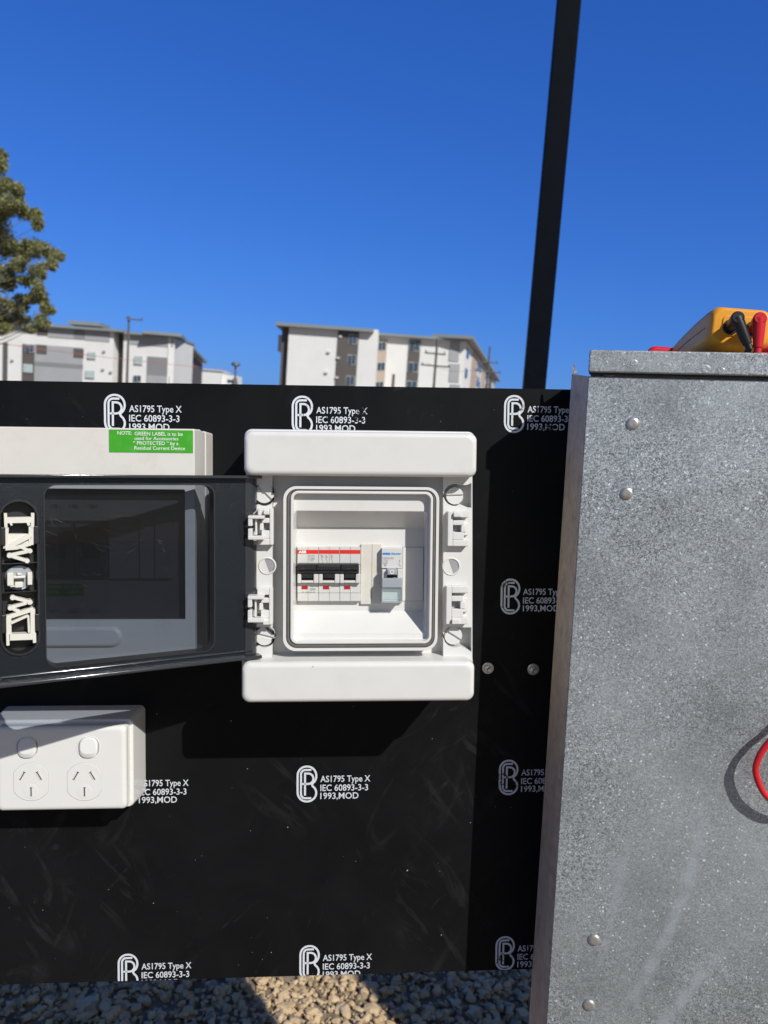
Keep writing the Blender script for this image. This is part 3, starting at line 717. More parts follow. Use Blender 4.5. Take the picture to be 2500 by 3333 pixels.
# ------------------------------------------------------------------ breakers
def zA(x, y): return 900+x*.33153, 1700+y*.33153
def zrq(x0, x1, y0, y1, E):
    a = zA(x0, y0); b = zA(x1, y1); return rq(a[0], b[0], a[1], b[1], E)
def breaker():
    o = zrq(205, 826, 243, 775, .0715)
    T = thing('circuit_breaker', 'three pole grey circuit breaker with red bands and black linked toggle', 'circuit breaker', ((o[0]+o[1])/2, o[2], .066))
    k = MT['brk']
    poles = ((205, 412), (415, 619), (622, 826))
    for x0, x1 in poles:
        m = Mesh(); xm = (x0+x1)/2
        for a, b in ((x0, xm-.8), (xm+.8, x1)):
            q = zrq(a, b, 243, 413, .0715); m.rb(*q, .0658, .0716, .0003, .0003, 2)
            q = zrq(a, b, 598, 693, .0715); m.rb(*q, .0658, .0716, .0003, .0003, 2)
            q = zrq(a, b, 696, 775, .0715); m.rb(*q, .0658, .0713, .0004, .0004, 2)
        q = zrq(x0+2, x1-2, 415, 597, .0712); m.box(*q, .0658, .0705)
        # U shaped guard around the toggle slot
        q = zrq(x0, x0+38, 505, 598, .076); m.rb(*q, .0706, .0768, .0006, .0008, 3)
        q = zrq(x1-48, x1, 505, 598, .076); m.rb(*q, .0706, .0768, .0006, .0008, 3)
        q = zrq(x0+38.2, x1-48.2, 572, 597, .076); m.rb(*q, .0706, .0762, .0003, .0008, 3)
        m.build('pole_body', k, T, smooth=30)
        m = Mesh(); q = zrq(x0+38.4, x1-48.4, 512, 571.5, .072); m.box(*q, .0706, .0709); m.build('toggle_slot', MT['dark'], T, smooth=0)
        m = Mesh(); q = zrq(x0+44, x1-54, 500, 548, .076); m.rb(*q, .0712, .0768, .0006, .001, 3); m.build('toggle', MT['black'], T)
        m = Mesh(); q = zrq(x0+42, x0+100, 625, 657, .0718); m.box(*q, .0715, .0719); m.build('status_window', MT['redwin'], T, smooth=0)
        m = Mesh(); q = zrq(x0+2, x1-2, 271, 309, .0718); m.box(*q, .0715, .0718); m.build('red_band', MT['red'], T, smooth=0)
    # toggle link bar
    m = Mesh()
    q = zrq(208, 812, 436, 508, .081); m.rb(*q, .0716, .0782, .0006, .0012, 3)
    q = zrq(206, 390, 414, 470, .083); m.rb(*q, .0716, .0806, .0006, .0008, 3)
    q = zrq(391, 632, 414, 470, .083); m.rb(*q, .0716, .0811, .0006, .0018, 3)
    q = zrq(633, 810, 414, 470, .083); m.rb(*q, .0716, .0806, .0006, .0008, 3)
    lk = m.build('toggle_link', MT['black'], T)
    for x0, x1, y0, y1 in ((235, 278, 418, 430), (232, 278, 448, 464), (685, 728, 418, 430), (685, 728, 448, 464), (745, 802, 416, 421), (745, 802, 453, 458)):
        m = Mesh(); q = zrq(x0, x1, y0, y1, .0808); m.box(*q, .0806, .0808); m.build('link_slot', MT['dark'], lk, origin=T['o'], smooth=0)
    # printing
    m = Mesh()
    q = zrq(218, 293, 277, 303, .072); m.text('ABB', q[0], q[2], q[1]-q[0], q[3]-q[2], .07195, bold=.03)
    m.build('logo', MT['paper'], T, smooth=0)
    m = Mesh(); Z = .0718
    q = zrq(315, 374, 321, 336, .072); m = Mesh(); m.text('S203', q[0], q[2], q[1]-q[0], q[3]-q[2], Z); m.build('printed_text', MT['greytxt'], T, smooth=0)
    q = zrq(315, 376, 345, 367, .072); m = Mesh(); m.text('C80', q[0], q[2], q[1]-q[0], q[3]-q[2], Z, bold=.01); m.build('printed_text', MT['greytxt'], T, smooth=0)
    q = zrq(318, 366, 373, 383, .072); m = Mesh(); m.text('~400V', q[0], q[2], q[1]-q[0], q[3]-q[2], Z); m.build('printed_text', MT['greytxt'], T, smooth=0)
    m = Mesh()
    def zl(pts, w=3): m.stroke([(P(*zA(*p), .072).x, P(*zA(*p), .072).y) for p in pts], w*.33*.65/F, Z)
    for x in (450, 492, 544):
        zl([(x, 318), (x, 352)]); zl([(x-14, 330), (x+14, 346)], 2.5); zl([(x-14, 346), (x+14, 330)], 2.5); zl([(x-12, 352), (x+6, 378), (x+6, 410)]); 
    for k_, x in enumerate((436, 478, 530)):
        q = zrq(x, x+8, 318, 330, .072); m.text(str(2*k_+1), q[0], q[2], q[1]-q[0], q[3]-q[2], Z)
    q = zrq(328, 384, 647, 668, .072)
    m.ring(rr(*q, .0002, 1), rr(q[0]+.0002, q[1]-.0002, q[2]+.0002, q[3]-.0002, .0002, 1), .0716, Z)
    q = zrq(334, 378, 652, 663, .072); m.text('10000', q[0], q[2], q[1]-q[0], q[3]-q[2], Z)
    for x in (250, 285, 312, 334, 360): q = zrq(x, x+18, 680, 690, .072); m.text('S', q[0], q[2], q[1]-q[0], q[3]-q[2], Z)
    m.build('printed_text', MT['greytxt'], T, smooth=0)
breaker()
def filler():
    q = zrq(828, 1032, 214, 804, .0685)
    T = thing('filler_strip', 'yellow stained filler strip between the two breakers', 'filler strip', ((q[0]+q[1])/2, q[2], .066))
    m = Mesh(); xm = 935
    a = zrq(828, xm-1, 214, 804, .0685); m.rb(*a, .0659, .0688, .0005, .0004, 2)
    a = zrq(xm+1, 1032, 214, 804, .0685); m.rb(*a, .0659, .0685, .0005, .0004, 2)
    m.build('strip_body', MT['stain'], T)
filler()
def isolator():
    q = zrq(1034, 1239, 256, 792, .0715)
    T = thing('circuit_breaker', 'narrow single pole breaker with blue lettering and pale aqua label window', 'circuit breaker', ((q[0]+q[1])/2, q[2], .066))
    m = Mesh(); q = zrq(1033, 1238, 256, 452, .0745); m.rb(*q, .0658, .0746, .0004, .0005, 3)
    q = zrq(1034, 1237, 454, 790, .071); m.box(*q, .0658, .0700)
    q = zrq(1033, 1084, 460, 549, .074); m.rb(*q, .0701, .0790, .0006, .0008, 3); q = zrq(1186, 1238, 460, 549, .078); m.rb(*q, .0701, .0790, .0006, .0008, 3)
    m.build('breaker_body', MT['brk'], T)
    m = Mesh(); q = zrq(1086, 1184, 462, 518, .083); m.rb(*q, .0701, .0838, .0006, .0012, 3); tg = m.build('toggle', MT['grey'], T)
    m = Mesh(); c = P(*zA(1134, 488), .0840); r = 20*.33*.64/F
    m.ring(circ(c.x, c.y, r, 24), circ(c.x, c.y, r*.72, 24), .0837, .0840); m.build('off_symbol', MT['paper'], tg, origin=T['o'], smooth=0)
    m = Mesh(); q = zrq(1088, 1156, 520, 540, .071); m.box(*q, .0701, .0706); m.build('toggle_slot', MT['dark'], T, smooth=0)
    m = Mesh(); q = zrq(1034, 1234, 550, 644, .082); m.rb(*q, .0701, .0825, .0006, .0008, 3); m.build('lower_cover', MT['grey'], T)
    m = Mesh(); q = zrq(1040, 1228, 648, 782, .0810); m.box(*q, .0700, .0768); m.build('label_card', MT['paper'], T, smooth=0)
    m = Mesh(); q = zrq(1032, 1232, 646, 790, .0815); w = .0007
    m.box(q[0], q[1], q[2], q[3], .0811, .0817); m.box(q[0], q[0]+w, q[2], q[3], .0704, .0810); m.box(q[1]-w, q[1], q[2], q[3], .0704, .0810); m.box(q[0]+w*1.02, q[1]-w*1.02, q[2], q[2]+w, .0704, .0810); m.box(q[0]+w*1.02, q[1]-w*1.02, q[3]-w, q[3], .0704, .0810)
    m.box(q[0]+.001, q[1]-.001, q[2]+.0028, q[2]+.0033, .0818, .0822)
    m.build('label_window', MT['aqua'], T, smooth=0)
    m = Mesh(); Z = .0748
    q = zrq(1043, 1117, 298, 319, .0747); m.box(*q, .07461, Z); q = zrq(1124, 1226, 294, 318, .0747); m.text(':hager', q[0], q[2], q[1]-q[0], q[3]-q[2], Z, bold=.02)
    m.build('logo', MT['blue'], T, smooth=0)
    m = Mesh()
    for s, x0, x1, y0, y1 in (('MSN150', 1043, 1152, 342, 362), ('C50', 1043, 1094, 367, 387), ('6000', 1043, 1092, 393, 409)):
        q = zrq(x0, x1, y0, y1, .0747); m = Mesh(); m.text(s, q[0], q[2], q[1]-q[0], q[3]-q[2], Z); m.build('printed_text', MT['greytxt'], T, smooth=0)
    m = Mesh(); q = zrq(1056, 1080, 413, 430, .0747); m.box(*q, .07461, Z)
    def zl(pts, w=3): m.stroke([(P(*zA(*p), .0747).x, P(*zA(*p), .0747).y) for p in pts], w*.33*.65/F, Z)
    zl([(1208, 368), (1208, 384)]); zl([(1202, 372), (1216, 380)]); zl([(1212, 384), (1200, 410), (1216, 436)]); zl([(1216, 420), (1216, 440)])
    m.build('printed_text', MT['greytxt'], T, smooth=0)
isolator()

# ------------------------------------------------------------------ cream enclosure on the left
def cream_box():
    E = .084
    u0, u1, v0, v1 = rq(-230, 635, 1396, 2168, E)
    v1 = P(634, 1396, E).y; v0 = P(640, 2167, E).y
    T = thing('breaker_enclosure', 'cream plastic enclosure behind the open smoked door, with a green sticker on top', 'enclosure', ((u0+u1)/2, v0, 0))
    m = Mesh()
    m.rb(u0-.001, u1+.001, v0-.001, v1+.0006, .0002, .036, .002, .0006, 5)
    m.build('base', MT['cream'], T)
    # front shell with an opening for the dark window
    wx = rq(-150, 603, 1590, 2017, E); n = 6
    op = rr(wx[0], wx[1], wx[2], wx[3], .001, n)
    m = Mesh()
    m.loft([[(a, b, z) for a, b in rr(u0-i, u1+i, v0-i, v1+i, .0016, n)] for i, z in ((.0002, .0362), (.0002, .0600), (.0008, .0602), (.0, E-.0008), (-.0003, E-.0002), (-.0008, E))], False, False)
    fr_ = [(a, b) for a, b in rr(u0+.0008, u1-.0008, v0+.0008, v1-.0008, .0012, n)]
    fo = [m.pt(a, b, E) for a, b in fr_]; fi = [m.pt(a, b, E) for a, b in op]; fd = [m.pt(a, b, .072) for a, b in op]; k = len(fo)
    for i in range(k):
        j = (i+1) % k; m.face((fo[i], fo[j], fi[j], fi[i])); m.face((fi[i], fi[j], fd[j], fd[i]))
    m.build('front_shell', MT['cream'], T, smooth=40)
    m = Mesh(); m.sheet([(wx[0], wx[2]), (wx[1], wx[2]), (wx[1], wx[3]), (wx[0], wx[3])], .0725); m.build('inner_panel', MT['cream_dim'], T, smooth=0)
    # finger scoop below the window
    q = rq(-60, 398, 2040, 2106, E)
    m = Mesh(); m.loft([[(a, b, z) for a, b in rr(q[0]+i, q[1]-i, q[2]+i, q[3]-i, .008, 8)] for i, z in ((0, E+.0001), (.001, E+.0022), (.003, E+.0030))], False, True); m.build('finger_grip', MT['cream'], T, smooth=50)
    # smoked window, shut
    m = Mesh(); m.rb(wx[0]+.0004, wx[1]-.0004, wx[2]+.0004, wx[3]-.0004, E-.0035, E-.0010, .0009, .0004, 3)
    m.build('window_pane', MT['pane2'], T, smooth=30)
    # contents
    m = Mesh(); Z = .0729; Ei = .0729
    for s, x, y in (('CB1', 165, 1653), ('CB2', 224, 1653), ('CB3', 286, 1653), ('NL1', 160, 1994), ('NL2', 227, 1994), ('NL3', 295, 1994)):
        m = Mesh(); p = P(x, y, Ei); m.text(s, p.x, p.y, .0076, .0028, Z); m.build('printed_text', MT['darktxt'], T, smooth=0)
    for x0, x1 in ((-60, 40), (45, 145), (150, 238), (242, 350)):
        m = Mesh(); q = rq(x0, x1, 1695, 1875, .0775); m.rb(*q, .0726, .0775, .0006, .0005, 3); bk = m.build('breaker_module', MT['greymod'], T)
        m = Mesh(); q = rq(x0+25, x1-25, 1770, 1815, .079); m.rb(*q, .0776, .0796, .0006, .0008, 3); m.build('toggle', MT['black'], bk, origin=T['o'])
        m = Mesh(); q = rq(x0+6, x1-6, 1705, 1716, .0777); m.box(*q, .0776, .0778); m.build('module_stripe', MT['grey'], bk, origin=T['o'], smooth=0)
    for x0, x1 in ((355, 450), (454, 500), (504, 556)):
        m = Mesh(); q = rq(x0, x1, 1682, 1884, .0755); m.rb(*q, .0726, .0755, .0006, .0005, 3); m.build('blank_module', MT['cream_dim'], T)
    m = Mesh(); q = rq(30, 273, 1900, 1940, Ei); m.box(*q, .0726, .0729); gl = m.build('green_tag', MT['green'], T, smooth=0)
    m = Mesh()
    for s, x, y, w in (('PROTECTED', 150, 1913, 50), ('POWER', 154, 1930, 34), ('PROTECTED', 212, 1913, 56), ('LIGHT', 226, 1930, 30)):
        p = P(x, y, Ei); m.text(s, p.x, p.y, w*.67/F, .0019, .0731)
    m.build('tag_text', MT['paper'], gl, origin=T['o'], smooth=0)
    # green sticker
    q = rq(355.5, 628.5, 1399.5, 1473, E)
    m = Mesh(); m.box(q[0], q[1], q[2], q[3], E+.0001, E+.0004); lb = m.build('green_sticker', MT['green'], T, smooth=0)
    m = Mesh(); kx = (q[1]-q[0])/1240.; ky = (q[3]-q[2])/340.       # in the units of the zoomed sticker
    for s, x0, x1, yb, h in (('NOTE:', 125, 335, 84, 52), ('GREEN LABEL is to be', 378, 1090, 92, 54), ('used for Accessories', 378, 1022, 160, 50), ('\u201c PROTECTED \u201d by a', 356, 1024, 232, 52), ('Residual Current Device', 374, 1122, 306, 52)):
        m.text(s, q[0]+x0*kx, q[3]-(yb-8)*ky, (x1-x0)*kx, h*ky, E+.0006, bold=.006)
    m.build('sticker_text', MT['paper'], lb, origin=T['o'], smooth=0)
MT['greymod'] = pm('grey breaker module', (.13, .13, .14), .5)
cream_box()

# ------------------------------------------------------------------ double power outlet
def z6(x, y): return x*.4896, 2250+y*.4896
def z6q(x0, x1, y0, y1, E):
    a = z6(x0, y0); b = z6(x1, y1); return rq(a[0], b[0], a[1], b[1], E)
def outlet():
    k = MT['socket']; EP = .046
    q = z6q(-30, 840, 235, 796, EP)
    T = thing('power_outlet', 'white double power outlet on a mounting block below the cream enclosure', 'power outlet', ((q[0]+q[1])/2, q[2], 0))
    bq = z6q(-60, 888, 188, 778, .034); m = Mesh(); L = []
    for i, z in ((-.0022, .0002), (-.0016, .012), (0, .0325), (.0006, .0337), (.0014, .0341)):
        L.append([(a, b, z) for a, b in rr(bq[0]+i, bq[1]-i, bq[2]+i, bq[3]-i, .005, 7)])
    m.loft(L); m.build('mounting_block', k, T, smooth=50)
    m = Mesh(); L = []
    for i, z in ((0, .0342), (0, .0425), (.0006, .0442), (.0016, .0453), (.0030, .0459), (.0046, .0460)):
        L.append([(a, b, z) for a, b in rr(q[0]+i, q[1]-i, q[2]+i, q[3]-i, .0042, 7)])
    m.loft(L); m.build('faceplate', k, T, smooth=60)
    for cx in (182, 590):
        p = P(*z6(cx, 372), EP); r = .4896*(DB-EP)/F
        m = Mesh(); w, h = 152*r, 148*r
        m.ring(rr(p.x-w/2, p.x+w/2, p.y-h/2, p.y+h/2, .0084, 8), rr(p.x-w/2+.0010, p.x+w/2-.0010, p.y-h/2+.0010, p.y+h/2-.0010, .0074, 8), .0459, .0463)
        sw = m.build('switch', k, T, smooth=40)
        m = Mesh(); hw, hh = 59*r, 66*r; L = []
        m.ring(rr(p.x-w/2+.0011, p.x+w/2-.0011, p.y-h/2+.0011, p.y+h/2-.0011, .0073, 8), rr(p.x-hw-.0001, p.x+hw+.0001, p.y-hh-.0001, p.y+hh+.0001, .0066, 8), .0459, .04603)
        m.build('switch_gap', MT['greytxt'], sw, origin=T['o'], smooth=0)
        m = Mesh()
        for i, zt, zb in ((0, .0460, .0460), (0, .0464, .0478), (.0006, .0470, .0490), (.0016, .0472, .0494)):
            L.append([(a, b, (zt+(zb-zt)*max(0, min(1, (p.y+hh*.75-b)/(1.5*hh))))) for a, b in rr(p.x-hw+i, p.x+hw-i, p.y-hh+i+(.0026 if zb > .048 else 0), p.y+hh-i, .0066-i, 8)])
        m.loft(L); m.build('rocker', k, sw, origin=T['o'], smooth=50)
    for cx in (207, 562):
        p = P(*z6(cx, 602), EP); r = .4896*(DB-EP)/F
        out = []
        for i in range(48):
            a = 2*math.pi*i/48; out.append((p.x + max(-112*r, min(112*r, 128*r*math.cos(a))), p.y + 128*r*math.sin(a)))
        inn = [(p.x+(a-p.x)*.978, p.y+(b-p.y)*.978) for a, b in out]
        m = Mesh(); m.loft([[(a, b, z) for a, b in L_] for L_, z in ((out, .0459), (out, .04615), (inn, .04635), ([(p.x+(a-p.x)*.95, p.y+(b-p.y)*.95) for a, b in out], .04625))])
        so = m.build('socket', k, T, smooth=30)
        m = Mesh(); o2 = [(p.x+(a-p.x)*1.012, p.y+(b-p.y)*1.012) for a, b in out]; m.ring(o2, out, .0459, .04605); m.build('socket_outline', MT['greytxt'], so, origin=T['o'], smooth=0)
        for dx, dy, ang in ((-55, 42, -30), (54, 42, 30), (1, -66, 0)):
            fr = Matrix.Translation((p.x+dx*r, p.y+dy*r, 0)) @ Matrix.Rotation(R(ang), 4, 'Z')
            m = Mesh(fr); m.box(-8*r, 8*r, -30*r, 30*r, .0462, .0465); pc = m.build('pin_slot', MT['dark'], so, origin=T['o'], smooth=0)
            m = Mesh(fr); m.box(-9*r, -3*r if ang < 0 else -4*r, -27*r, 24*r, .04645, .0467); m.box(3.5*r, 9.5*r, -30*r, 26*r, .04645, .0467); m.build('slot_edge', MT['clip'], so, origin=T['o'], smooth=0)
        m = Mesh(); m.loft([[(a, b, z) for a, b in circ(p.x, p.y-64*r, rad*r, 28)] for rad, z in ((50, .04626), (46, .0464), (20, .04642))]); m.build('earth_dish', k, so, origin=T['o'], smooth=60)
outlet()

# ------------------------------------------------------------------ galvanised cabinet
def cabinet():
    dep, wid = .26, .345
    w0 = MB @ (GF @ Vector((0, 0, 0))); dn = (MB.to_3x3() @ GUP)
    hgt = (w0.z + .03)/dn.z
    base = GF @ Vector((wid/2, -hgt, -dep/2))
    T = thing('steel_cabinet', 'galvanised steel cabinet with riveted front standing at the right of the board', 'cabinet', base)
    GFT = Matrix.Translation(-G0)
    # front sheet: own object at the sheet's corner so that its stains keep their own coordinates
    m = Mesh(); m.rb(.0016, wid, -hgt, -.0006, -.0012, 0, .0006, .0006, 3)
    f = m.build('front_panel', MT['galv'], None, origin=(0, 0, 0)); f.parent = T; f.matrix_world = MB @ GF
    def gp(m, name, mat, **kw): return m.build(name, mat, T, **kw)
    # left return: slants back towards the board, then the body runs on behind it
    fb = [GFI @ q for q in (P(1861, 1220, .030), P(1721, 3333, .030))]
    zdir = (fb[1]-fb[0]); tpp = fb[0] - zdir*0.001; bt = fb[0] + zdir*(-hgt-fb[0].y)/zdir.y
    f0, f1 = Vector((.0012, -.0006, -.0008)), Vector((.0012, -hgt, -.0008))
    m = Mesh(GF); th = Vector((.0012, 0, -.0004))
    m.loft([[tuple(f0), tuple(tpp), tuple(tpp+th), tuple(f0+th)], [tuple(f1), tuple(bt), tuple(bt+th), tuple(f1+th)]])
    gp(m, 'side_return', MT['galv_dirty'], smooth=0)
    m = Mesh(GF); e0 = Vector((tpp.x+.036, tpp.y-.002, -dep)); e1 = Vector((bt.x+.036, bt.y, -dep))
    m.loft([[tuple(tpp+th), tuple(e0), tuple(e0+th), tuple(tpp+th*2)], [tuple(bt+th), tuple(e1), tuple(e1+th), tuple(bt+th*2)]])
    gp(m, 'side_panel', MT['galv_plain'], smooth=0)
    TABP = tpp
    m = Mesh(GF); m.box(wid-.001, wid, -hgt, -.0006, -dep, -.0014); gp(m, 'side_panel', MT['galv_plain'], smooth=0)
    m = Mesh(GF); m.box(.040, wid-.0012, -hgt, -.001, -dep, -dep+.001); gp(m, 'back_panel', MT['galv_plain'], smooth=0)
    # folded lid
    lt = gq(2200, 1143, .004)[1]; lb = gq(2200, 1217, .004)[1]
    m = Mesh(GF)
    m.rb(.0008, wid+.004, lb, lt, .0006, .0046, .0022, .0014, 5)
    m.loft([[(.001, b, .0005), (wid+.004, b, .0005), (wid+.004, b, -dep), (.034, b, -dep)] for b in (lt-.0016, lt-.0002)])
    m.loft([[(.001, b, .0004), (.0022, b, .0004), (.0352, b, -dep), (.034, b, -dep)] for b in (lb+.001, lt-.0018)])
    lid = gp(m, 'lid', MT['galv_plain'], smooth=40)
    m = Mesh(GF); m.box(.0017, wid-.002, lb-.0014, lb-.0001, .0001, .0006); m.build('lid_gap', MT['dark'], lid, origin=T['o'], smooth=0)
    # torn corner tab
    m = Mesh(GF); a0, b0 = TABP.x, TABP.y
    tab = [(0, 0), (.0052, 0), (.0042, .0018), (.0026, .0042), (.0016, .0092), (.0006, .0098), (-.0002, .0050)]
    m.prism([(a0+.0006+x, b0+y) for x, y in tab], TABP.z-.0004, TABP.z+.0008); gp(m, 'bent_tab', MT['galv_plain'], smooth=0)
    for x, y in ((2060, 1378), (2040, 1606), (1934, 3061), (1918, 3274)):
        a, b = gq(x, y, .001); m = Mesh(GF); m.dome(a, b, .0001, .0052, .0021, 26, 5); gp(m, 'rivet', MT['rivet'], smooth=60)
    for x, y, r in ((2062, 1181, .0030), (2298, 1202, .0038), (2346, 1205, .0030)):
        a, b = gq(x, y, .0046); m = Mesh(GF); rnd = random.Random(x)
        L = [[(a+rad*r*math.cos(t)*rnd.uniform(.8, 1.2), b+rad*r*math.sin(t)*rnd.uniform(.8, 1.2), z) for t in [2*math.pi*k/14 for k in range(14)]] for rad, z in ((1, .00462), (.75, .0049), (.35, .00475))]
        m.loft(L); m.build('weld_spot', MT['galv_plain'], lid, origin=T['o'], smooth=30)
    return T, lt
CAB, LIDT = cabinet()
def shadow_cabinet():  # added out of view; its shadow bounds the sunlit patch of gravel
    o = MB @ (GF @ Vector((1.005, 0, 0))); T = thing('steel_cabinet', 'added unseen galvanised cabinet right of the riveted one, casting shade on the gravel', 'cabinet', (o.x, o.y, 0), world=True)
    fr = Matrix.Translation((o.x, o.y, 0)) @ Matrix.Rotation(-YAW, 4, 'Z') @ Matrix.Rotation(math.pi/2, 4, 'X')
    m = Mesh(fr); m.rb(0, .6, -.02, 2.1, -.32, 0, .004, .002, 3); m.build('shadow_cabinet_body', MT['galv_plain'], T)
    m = Mesh(fr); m.rb(-.006, .606, 2.1005, 2.14, -.33, .008, .004, .003, 3); m.build('lid', MT['galv_plain'], T)
    m = Mesh(fr); m.rb(.03, .57, .1, 2.05, .0005, .006, .004, .002, 3); d = m.build('door', MT['galv_plain'], T)
    m = Mesh(fr); m.rb(.50, .52, .95, 1.15, .0062, .03, .004, .004, 3); m.build('handle', MT['zinc'], d, origin=(o.x, o.y, 0))
shadow_cabinet()
def LP(x, y, c):                                # board-frame point for a pixel on a plane parallel to the cabinet front, c behind/in front of it
    return on_plane(x, y, G0 + GNN*c, GNN)

# ------------------------------------------------------------------ clamp meter and leads
def frame_from(o, z, up):
    z = z.normalized(); x = up.cross(z).normalized(); y = z.cross(x)
    return Matrix(((x.x, y.x, z.x, o.x), (x.y, y.y, z.y, o.y), (x.z, y.z, z.z, o.z), (0, 0, 0, 1)))
def meter():
    near = LP(2413, 1064, -.035); far = LP(2262, 1176, -.19)
    ax = near - far; Ln = ax.length
    fr = frame_from(near, ax, (GUP*1.0 + GR*0.06).normalized())     # local z towards the near (jack) end
    T = thing('clamp_meter', 'amber handheld meter lying on the cabinet lid with two plugs in its end', 'meter', LP(2330, 1143, -.1))
    m = Mesh(fr); L = []
    prof = ((-Ln, .052, .030), (-Ln*.7, .054, .032), (-Ln*.35, .054, .034), (-.022, .052, .035), (-.008, .0505, .0345), (-.002, .047, .031), (0, .042, .026))
    for z, w, h in prof: L.append([(a, b, z) for a, b in rr(-w/2, w/2, -h/2, h/2, .009, 7)])
    m.loft(L); m.build('meter_body', MT['yellow'], T, smooth=50)
    m = Mesh(fr); L = []
    for z, w, h in prof[:5]: L.append([(a, b, z-.004) for a, b in rr(-w/2-.0004, w/2+.0004, -.0006, .0006, .0004, 2)])
    m.loft(L); m.build('seam', MT['seam'], T)
    m = Mesh(fr); m.rb(-.0155, .0155, -.0085, .0085, -.002, .0010, .004, .0008, 6); sk = m.build('jack_panel', MT['yellow'], T)
    for s in (-.0085, .0095):
        m = Mesh(fr); m.loft([[(a, b, z) for a, b in circ(s, -.001, r, 24)] for r, z in ((.0066, .0002), (.0064, .0022), (.0050, .0024))]); m.build('jack_collar', MT['blackrub'], sk, origin=T['o'])
    m = Mesh(fr); m.rb(-.050, .020, -.006, .0105, -Ln-.045, -Ln+.012, .009, .004, 6); m.build('clamp_jaw', MT['redrub'], T)
    return fr
MT['seam'] = pm('meter seam', (.28, .10, .01), .6)
MF = meter()
def bez(p, n=10):                               # Catmull-Rom through points
    p = [Vector(q) for q in p]; out = []
    for i in range(len(p)-1):
        a, b, c, d = p[max(i-1, 0)], p[i], p[i+1], p[min(i+2, len(p)-1)]
        for k in range(n):
            t = k/n; out.append(.5*((2*b) + (c-a)*t + (2*a-5*b+4*c-d)*t*t + (3*b-a-3*c+d)*t**3))
    return out + [p[-1]]
def lead(jack, head, boot_end, cable, mat, label, origin):
    T = thing('test_lead', label, 'test lead', origin, 'test leads of the meter')
    h = Vector(head); j = Vector(jack); e = Vector(boot_end)
    m = Mesh(); d = (h-j).normalized(); m.tube([j - d*.004, j + d*.002, h - d*.004, h + d*.003, h + d*.0042], [.0040, .0046, .0052, .0052, .0042], 20)
    pl = m.build('plug', mat, T, smooth=50)
    m = Mesh(); b = (e-h).normalized(); m.tube([h - b*.001, h + b*.004, h + (e-h)*.5, e - b*.002, e], [.0050, .0049, .0045, .0039, .0036], 18); m.tube([e-b*.001, e+b*.0045], .0028, 14); m.build('strain_relief', mat, pl, origin=T['o'], smooth=50)
    m = Mesh(); m.tube(bez([e + b*.003] + cable), .0025, 12); m.build('cable', mat, T, smooth=60)
jb = MF @ Vector((-.0085, -.001, .001)); jr = MF @ Vector((.0095, -.001, .001))
blk = LP(2399, 1037, -.012); bend = LP(2434, 1121, -.012)
rdh = LP(2472, 1040, -.012); rend = LP(2467, 1131, -.012)
lid = lambda x, c: GF @ Vector((x, LIDT+.0022, c))
gx = lambda x, c: gq(x, 1140, c)[0]
lead(jb, blk, bend, [lid(gx(2440, -.018), -.020), lid(gx(2500, -.03), -.030), lid(gx(2580, -.03), -.034), lid(gx(2680, -.03), -.05), lid(gx(2760, -.05), -.09), lid(gx(2700, -.05), -.14)], MT['blackrub'], 'black right angle test lead plugged into the amber meter', bend)
def gf(x, y, c): return LP(x, y, c)
lead(jr, rdh, rend, [lid(gx(2468, -.018), -.022), lid(gx(2530, -.03), -.022), lid(gx(2640, -.02), -.012), GF @ Vector((gx(2700, 0), LIDT+.003, .004)), GF @ Vector((gx(2720, 0), LIDT-.012, .016)), gf(2790, 1500, .012), gf(2770, 1900, .013), gf(2640, 2270, .014), gf(2510, 2408, .014), gf(2468, 2470, .014), gf(2462, 2525, .014), gf(2502, 2598, .014), gf(2600, 2640, .014), gf(2720, 2560, .014), gf(2800, 2300, .013)],
     MT['redrub'], 'red test lead plugged into the amber meter and looping down the cabinet front', rend)
# a red pouch lying behind the leads
pp = LP(2560, 1128, -.05)
T = thing('cable_coil', 'coil of red cable on the cabinet lid at the right frame edge', 'cable coil', pp)
m = Mesh(); cpts = []
for i in range(90):
    a = i*2*math.pi/22; rr_ = .030 + .0012*(i/22); c = GF @ Vector((gx(2560, -.05) + rr_*1.1*math.cos(a) + .008, LIDT + .0032 + .0034*(i//22) + .0035*max(0, math.sin(a*.5)), -.085 + rr_*.9*math.sin(a))); cpts.append(c)
m.tube(cpts, .0030, 10); m.build('coil_loops', MT['redrub'], T, smooth=60)

# ------------------------------------------------------------------ black post behind the board
def post():
    p = wp(1737, 1267, 2.70); T = thing('steel_post', 'tall black square steel post rising behind the board', 'post', (p.x, p.y, 0), world=True)
    fr = Matrix.Translation((p.x, p.y, 0)) @ Matrix.Rotation(R(-6), 4, 'Z')
    m = Mesh(fr); h = .0375; L = [[(a, b, z) for a, b in rr(-h, h, -h, h, .003, 4)] for z in (.0, 4.0)]; m.loft(L); m.build('post_tube', MT['post'], T, smooth=12)
    m = Mesh(fr); m.loft([[(a, b, z) for a, b in rr(-h-i, h+i, -h-i, h+i, .005, 4)] for i, z in ((.001, 4.0005), (.001, 4.012), (-.006, 4.018))]); m.build('post_cap', MT['black'], T)
    m = Mesh(fr); m.loft([[(a, b, z) for a, b in rr(-.09, .09, -.09, .09, .006, 4)] for z in (-.002, .008)]); m.build('base_plate', MT['post'], T)
post()

